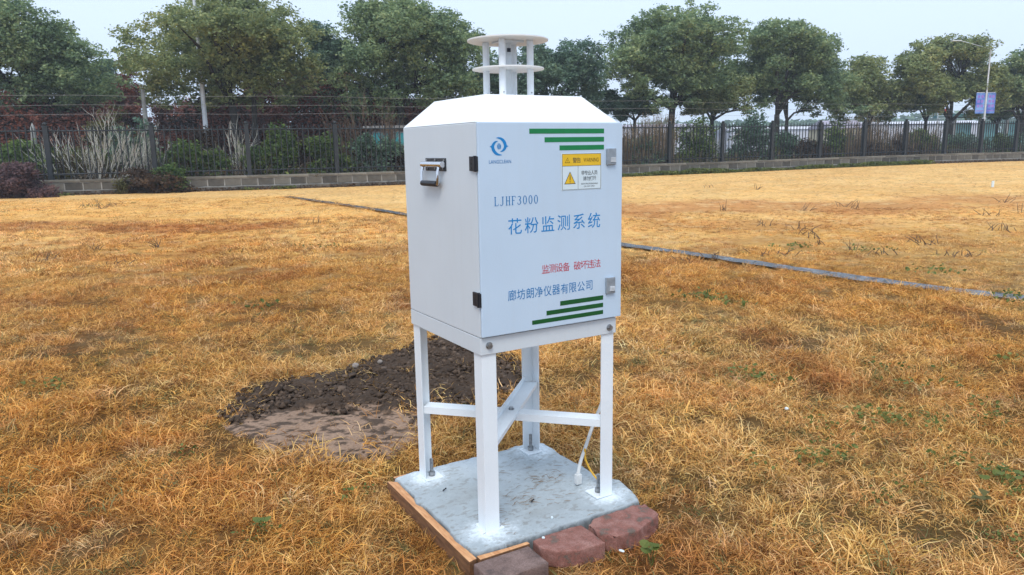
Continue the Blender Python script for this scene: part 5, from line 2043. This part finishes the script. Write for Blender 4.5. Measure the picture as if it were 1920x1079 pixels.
# carrying handle on the left side
hd = MB().box(-0.003, -0.0004, 0.226, 0.400, 1.3770, 1.4235).build('carry_handle', M['blackmetal'], mon, 0.001)
mb = MB()
for (vv, zz) in ((0.238, 1.415), (0.313, 1.417), (0.388, 1.415), (0.245, 1.386), (0.313, 1.386), (0.380, 1.386)):
    mb.tube([(-0.0032, vv, zz), (-0.006, vv, zz)], 0.0045, 8)
mb.build('rivet', M['steel'], hd)
mb = MB()
mb.tube([(-0.012, 0.232, 1.4010), (-0.012, 0.408, 1.4010)], 0.0110, 12)
mb.build('pivot_sleeve', M['chrome'], hd, smooth_=True)
mb = MB()
mb.tube([(-0.012, 0.402, 1.401), (-0.019, 0.402, 1.372), (-0.020, 0.402, 1.335), (-0.020, 0.396, 1.328)], 0.0060, 8)
mb.tube([(-0.012, 0.262, 1.401), (-0.019, 0.262, 1.372), (-0.020, 0.262, 1.335), (-0.020, 0.267, 1.328)], 0.0060, 8)
mb.build('bail', M['chrome'], hd, smooth_=True)
MB().tube([(-0.020, 0.268, 1.331), (-0.020, 0.396, 1.331)], 0.0105, 12).build('grip', M['black'], hd, smooth_=True)

# bolts through the base frame
def hexbolt(u, z, parent, name='bolt'):
    mb = MB()
    mb.tube([(u, -0.0003, z), (u, -0.0020, z)], 0.0130, 16)
    mb.tube([(u, -0.0020, z), (u, -0.0105, z)], 0.0105, 6)
    mb.tube([(u, -0.0105, z), (u, -0.0115, z)], 0.0060, 10)
    return mb.build(name, M['steel'], parent)


hexbolt(0.0335, 0.7735, mon)
hexbolt(W - 0.0325, 0.7655, mon)

# angle-iron legs
def leg(cu, cv, su_, sv_):
    """outer corner (cu, cv); su_, sv_ = directions in which the two flanges run"""
    mb = MB()
    t_ = 0.0052
    x0, x1 = sorted((cu, cu + su_ * B))
    y0, y1 = sorted((cv, cv + sv_ * t_))
    mb.box(x0, x1, y0, y1, Z0 + 0.005, ZS + 0.02)
    x0, x1 = sorted((cu, cu + su_ * t_))
    y0, y1 = sorted((cv + sv_ * t_, cv + sv_ * B))
    mb.box(x0, x1, y0, y1, Z0 + 0.005, ZS + 0.02)
    lg = mb.build('leg', M['leg'], mon, 0.0012)
    x0, x1 = sorted((cu - su_ * 0.001, cu + su_ * 0.078))
    y0, y1 = sorted((cv - sv_ * 0.001, cv + sv_ * 0.078))
    MB().box(x0, x1, y0, y1, Z0 - 0.001, Z0 + 0.005).build('foot_plate', M['leg'], lg, 0.001)
    bu, bv = cu + su_ * 0.040, cv + sv_ * 0.040
    mb = MB()
    mb.tube([(bu, bv, Z0 + 0.005), (bu, bv, Z0 + 0.082)], 0.0075, 10)
    mb.tube([(bu, bv, Z0 + 0.005), (bu, bv, Z0 + 0.008)], 0.0135, 14)
    mb.tube([(bu, bv, Z0 + 0.009), (bu, bv, Z0 + 0.024)], 0.0140, 6)
    mb.build('anchor_bolt', M['steel'], lg)
    return lg


off = T_ + 0.0015
leg(off, off, 1, 1)
leg(W - off, off, -1, 1)
leg(off, D - off, 1, -1)
leg(W - off, D - off, -1, -1)

# crossed diagonal braces
def brace(p0, p1, z, up, name='brace'):
    a, b_ = Vector((*p0, 0)), Vector((*p1, 0))
    d = (b_ - a).normalized()
    n_ = Vector((-d.y, d.x, 0))
    mb = MB()
    hw_, t_ = 0.031, 0.0045

    def bar(o0, o1, z0, z1):
        P = [a + n_ * o0, b_ + n_ * o0, b_ + n_ * o1, a + n_ * o1]
        V = [(q.x, q.y, z0) for q in P] + [(q.x, q.y, z1) for q in P]
        mb.add(V, [(0, 3, 2, 1), (4, 5, 6, 7), (0, 1, 5, 4), (1, 2, 6, 5), (2, 3, 7, 6), (3, 0, 4, 7)])
    bar(-hw_, hw_, z, z + t_)
    if up:
        bar(hw_ - t_, hw_, z + t_ + 0.0001, z + 0.030)
        bar(-hw_, -hw_ + t_, z - 0.014, z - 0.0001)
    else:
        bar(-hw_, -hw_ + t_, z - 0.026, z - 0.0001)
    return mb.build(name, M['leg'], mon, 0.0008)


s2 = 0.030
brace((off + s2, D - off - s2), (W - off - s2, off + s2), 0.385, False)
brace((off + s2, off + s2), (W - off - s2, D - off - s2), 0.3905, True)
mb = MB()
mb.tube([(W / 2, D / 2, 0.395), (W / 2, D / 2, 0.398)], 0.012, 14)
mb.tube([(W / 2, D / 2, 0.398), (W / 2, D / 2, 0.406)], 0.009, 6)
mb.build('bolt', M['steel'], mon)

# sampling head: four tubes, two discs, inner duct
cu_, cv_ = W / 2 + 0.010, D / 2 - 0.004
for (du, dv) in ((-0.061, -0.061), (0.061, -0.061), (0.061, 0.061), (-0.061, 0.061)):
    tb = MB().tube([(cu_ + du, cv_ + dv, ZC - 0.002), (cu_ + du, cv_ + dv, 1.8515)], 0.0130, 20).build('support_tube', M['tube'], mon, smooth_=True)
    MB().tube([(cu_ + du - 0.003, cv_ + dv - 0.0125, ZC + 0.020), (cu_ + du - 0.003, cv_ + dv - 0.0150, ZC + 0.020)], 0.0028, 8).build('screw', M['steel'], tb)
for (r_, z_) in ((0.1535, 1.8520), (0.1365, 1.7480)):
    n_ = 64
    mb = MB()
    poly = [(cu_ + r_ * math.cos(k / n_ * 2 * math.pi), cv_ + r_ * math.sin(k / n_ * 2 * math.pi)) for k in range(n_)]
    mb.prism(poly, z_, z_ + 0.0045)
    mb.build('rain_disc', M['disk'], mon)
MB().box(cu_ - 0.045, cu_ + 0.045, cv_ - 0.045, cv_ + 0.045, 1.8455, 1.8515).build('mounting_plate', M['tube'], mon, 0.001)
dc = MB().tube([(cu_, cv_, ZC - 0.002), (cu_, cv_, 1.80)], 0.0155, 20).build('sampling_duct', M['cab'], mon, smooth_=True)
MB().tube([(cu_, cv_, 1.80), (cu_, cv_, 1.846)], 0.0115, 16).build('duct_neck', M['cab'], dc, smooth_=True)
MB().box(cu_ - 0.010, cu_ + 0.004, cv_ - 0.0150, cv_ - 0.0105, 1.812, 1.826).build('clip', M['blackmetal'], dc)

# cables
def cable(pts, r, name, label, mat, extra=None):
    """smooth tube through points given as (u, v, z)"""
    P = [Vector(q) for q in pts]
    out = []
    for i in range(len(P) - 1):
        p0, p1, p2, p3 = P[max(i - 1, 0)], P[i], P[i + 1], P[min(i + 2, len(P) - 1)]
        for k in range(8):
            t_ = k / 8
            out.append(0.5 * ((2 * p1) + (-p0 + p2) * t_ + (2 * p0 - 5 * p1 + 4 * p2 - p3) * t_ ** 2 + (-p0 + 3 * p1 - 3 * p2 + p3) * t_ ** 3))
    out.append(P[-1])
    me_ = MB().tube(out, r, 8).mesh(name, 0, True)
    o = link(name, me_, mat)
    at_uv(o)
    return tag(o, label, 'cable')


def uvz(px, py, Y):
    q = at(px, py, Y)
    u, v = w2uv(q.x, q.y)
    return (float(u), float(v), q.z)


pc = [uvz(1128, 560, 3.06), uvz(1135, 700, 3.06), uvz(1129, 752, 3.05), uvz(1113, 794, 3.02), uvz(1098, 838, 2.99), uvz(1088, 868, 2.95), uvz(1084, 890, 2.935)]
wc = cable(pc, 0.0072, 'white_cable', 'white cable curving down from the cabinet to its plug on the pad', M['cablew'])
wc.data  # the plug is a part of the cable
q = pc[-1]
mb = MB()
mb.box(q[0] - 0.0125, q[0] + 0.0125, q[1] - 0.010, q[1] + 0.010, 0.066, q[2] + 0.002)
mb.box(q[0] - 0.007, q[0] + 0.007, q[1] - 0.0055, q[1] + 0.0055, q[2] + 0.002, q[2] + 0.010)
plug = mb.build('plug', M['cablew'], wc, 0.0015)
yc = [uvz(1097, 842, 2.975), uvz(1097, 858, 2.975), uvz(1104, 876, 2.96), uvz(1115, 893, 2.94), uvz(1130, 909, 2.92), uvz(1140, 918, 2.91)]
cable(yc, 0.0044, 'earth_cable', 'thin yellow earth cable looping from the white cable to the right leg foot', M['cabley'])

# ------------------------------------------------------------------ damp winter air
hz_m = bpy.data.materials.new('haze_air')
hz_m.use_nodes = True
t = hz_m.node_tree
for n_ in list(t.nodes):
    if n_.type == 'BSDF_PRINCIPLED':
        t.nodes.remove(n_)
pv = t.nodes.new('ShaderNodeVolumePrincipled')
pv.inputs['Color'].default_value = (0.86, 0.93, 1.0, 1)
pv.inputs['Density'].default_value = 0.0013
pv.inputs['Anisotropy'].default_value = 0.2
t.links.new(pv.outputs[0], t.nodes['Material Output'].inputs['Volume'])
o = MB().box(-400, 400, -30, 300, -1.5, 16).build('haze', hz_m)
tag(o, 'thin pale winter haze over the field', 'haze', kind='stuff')
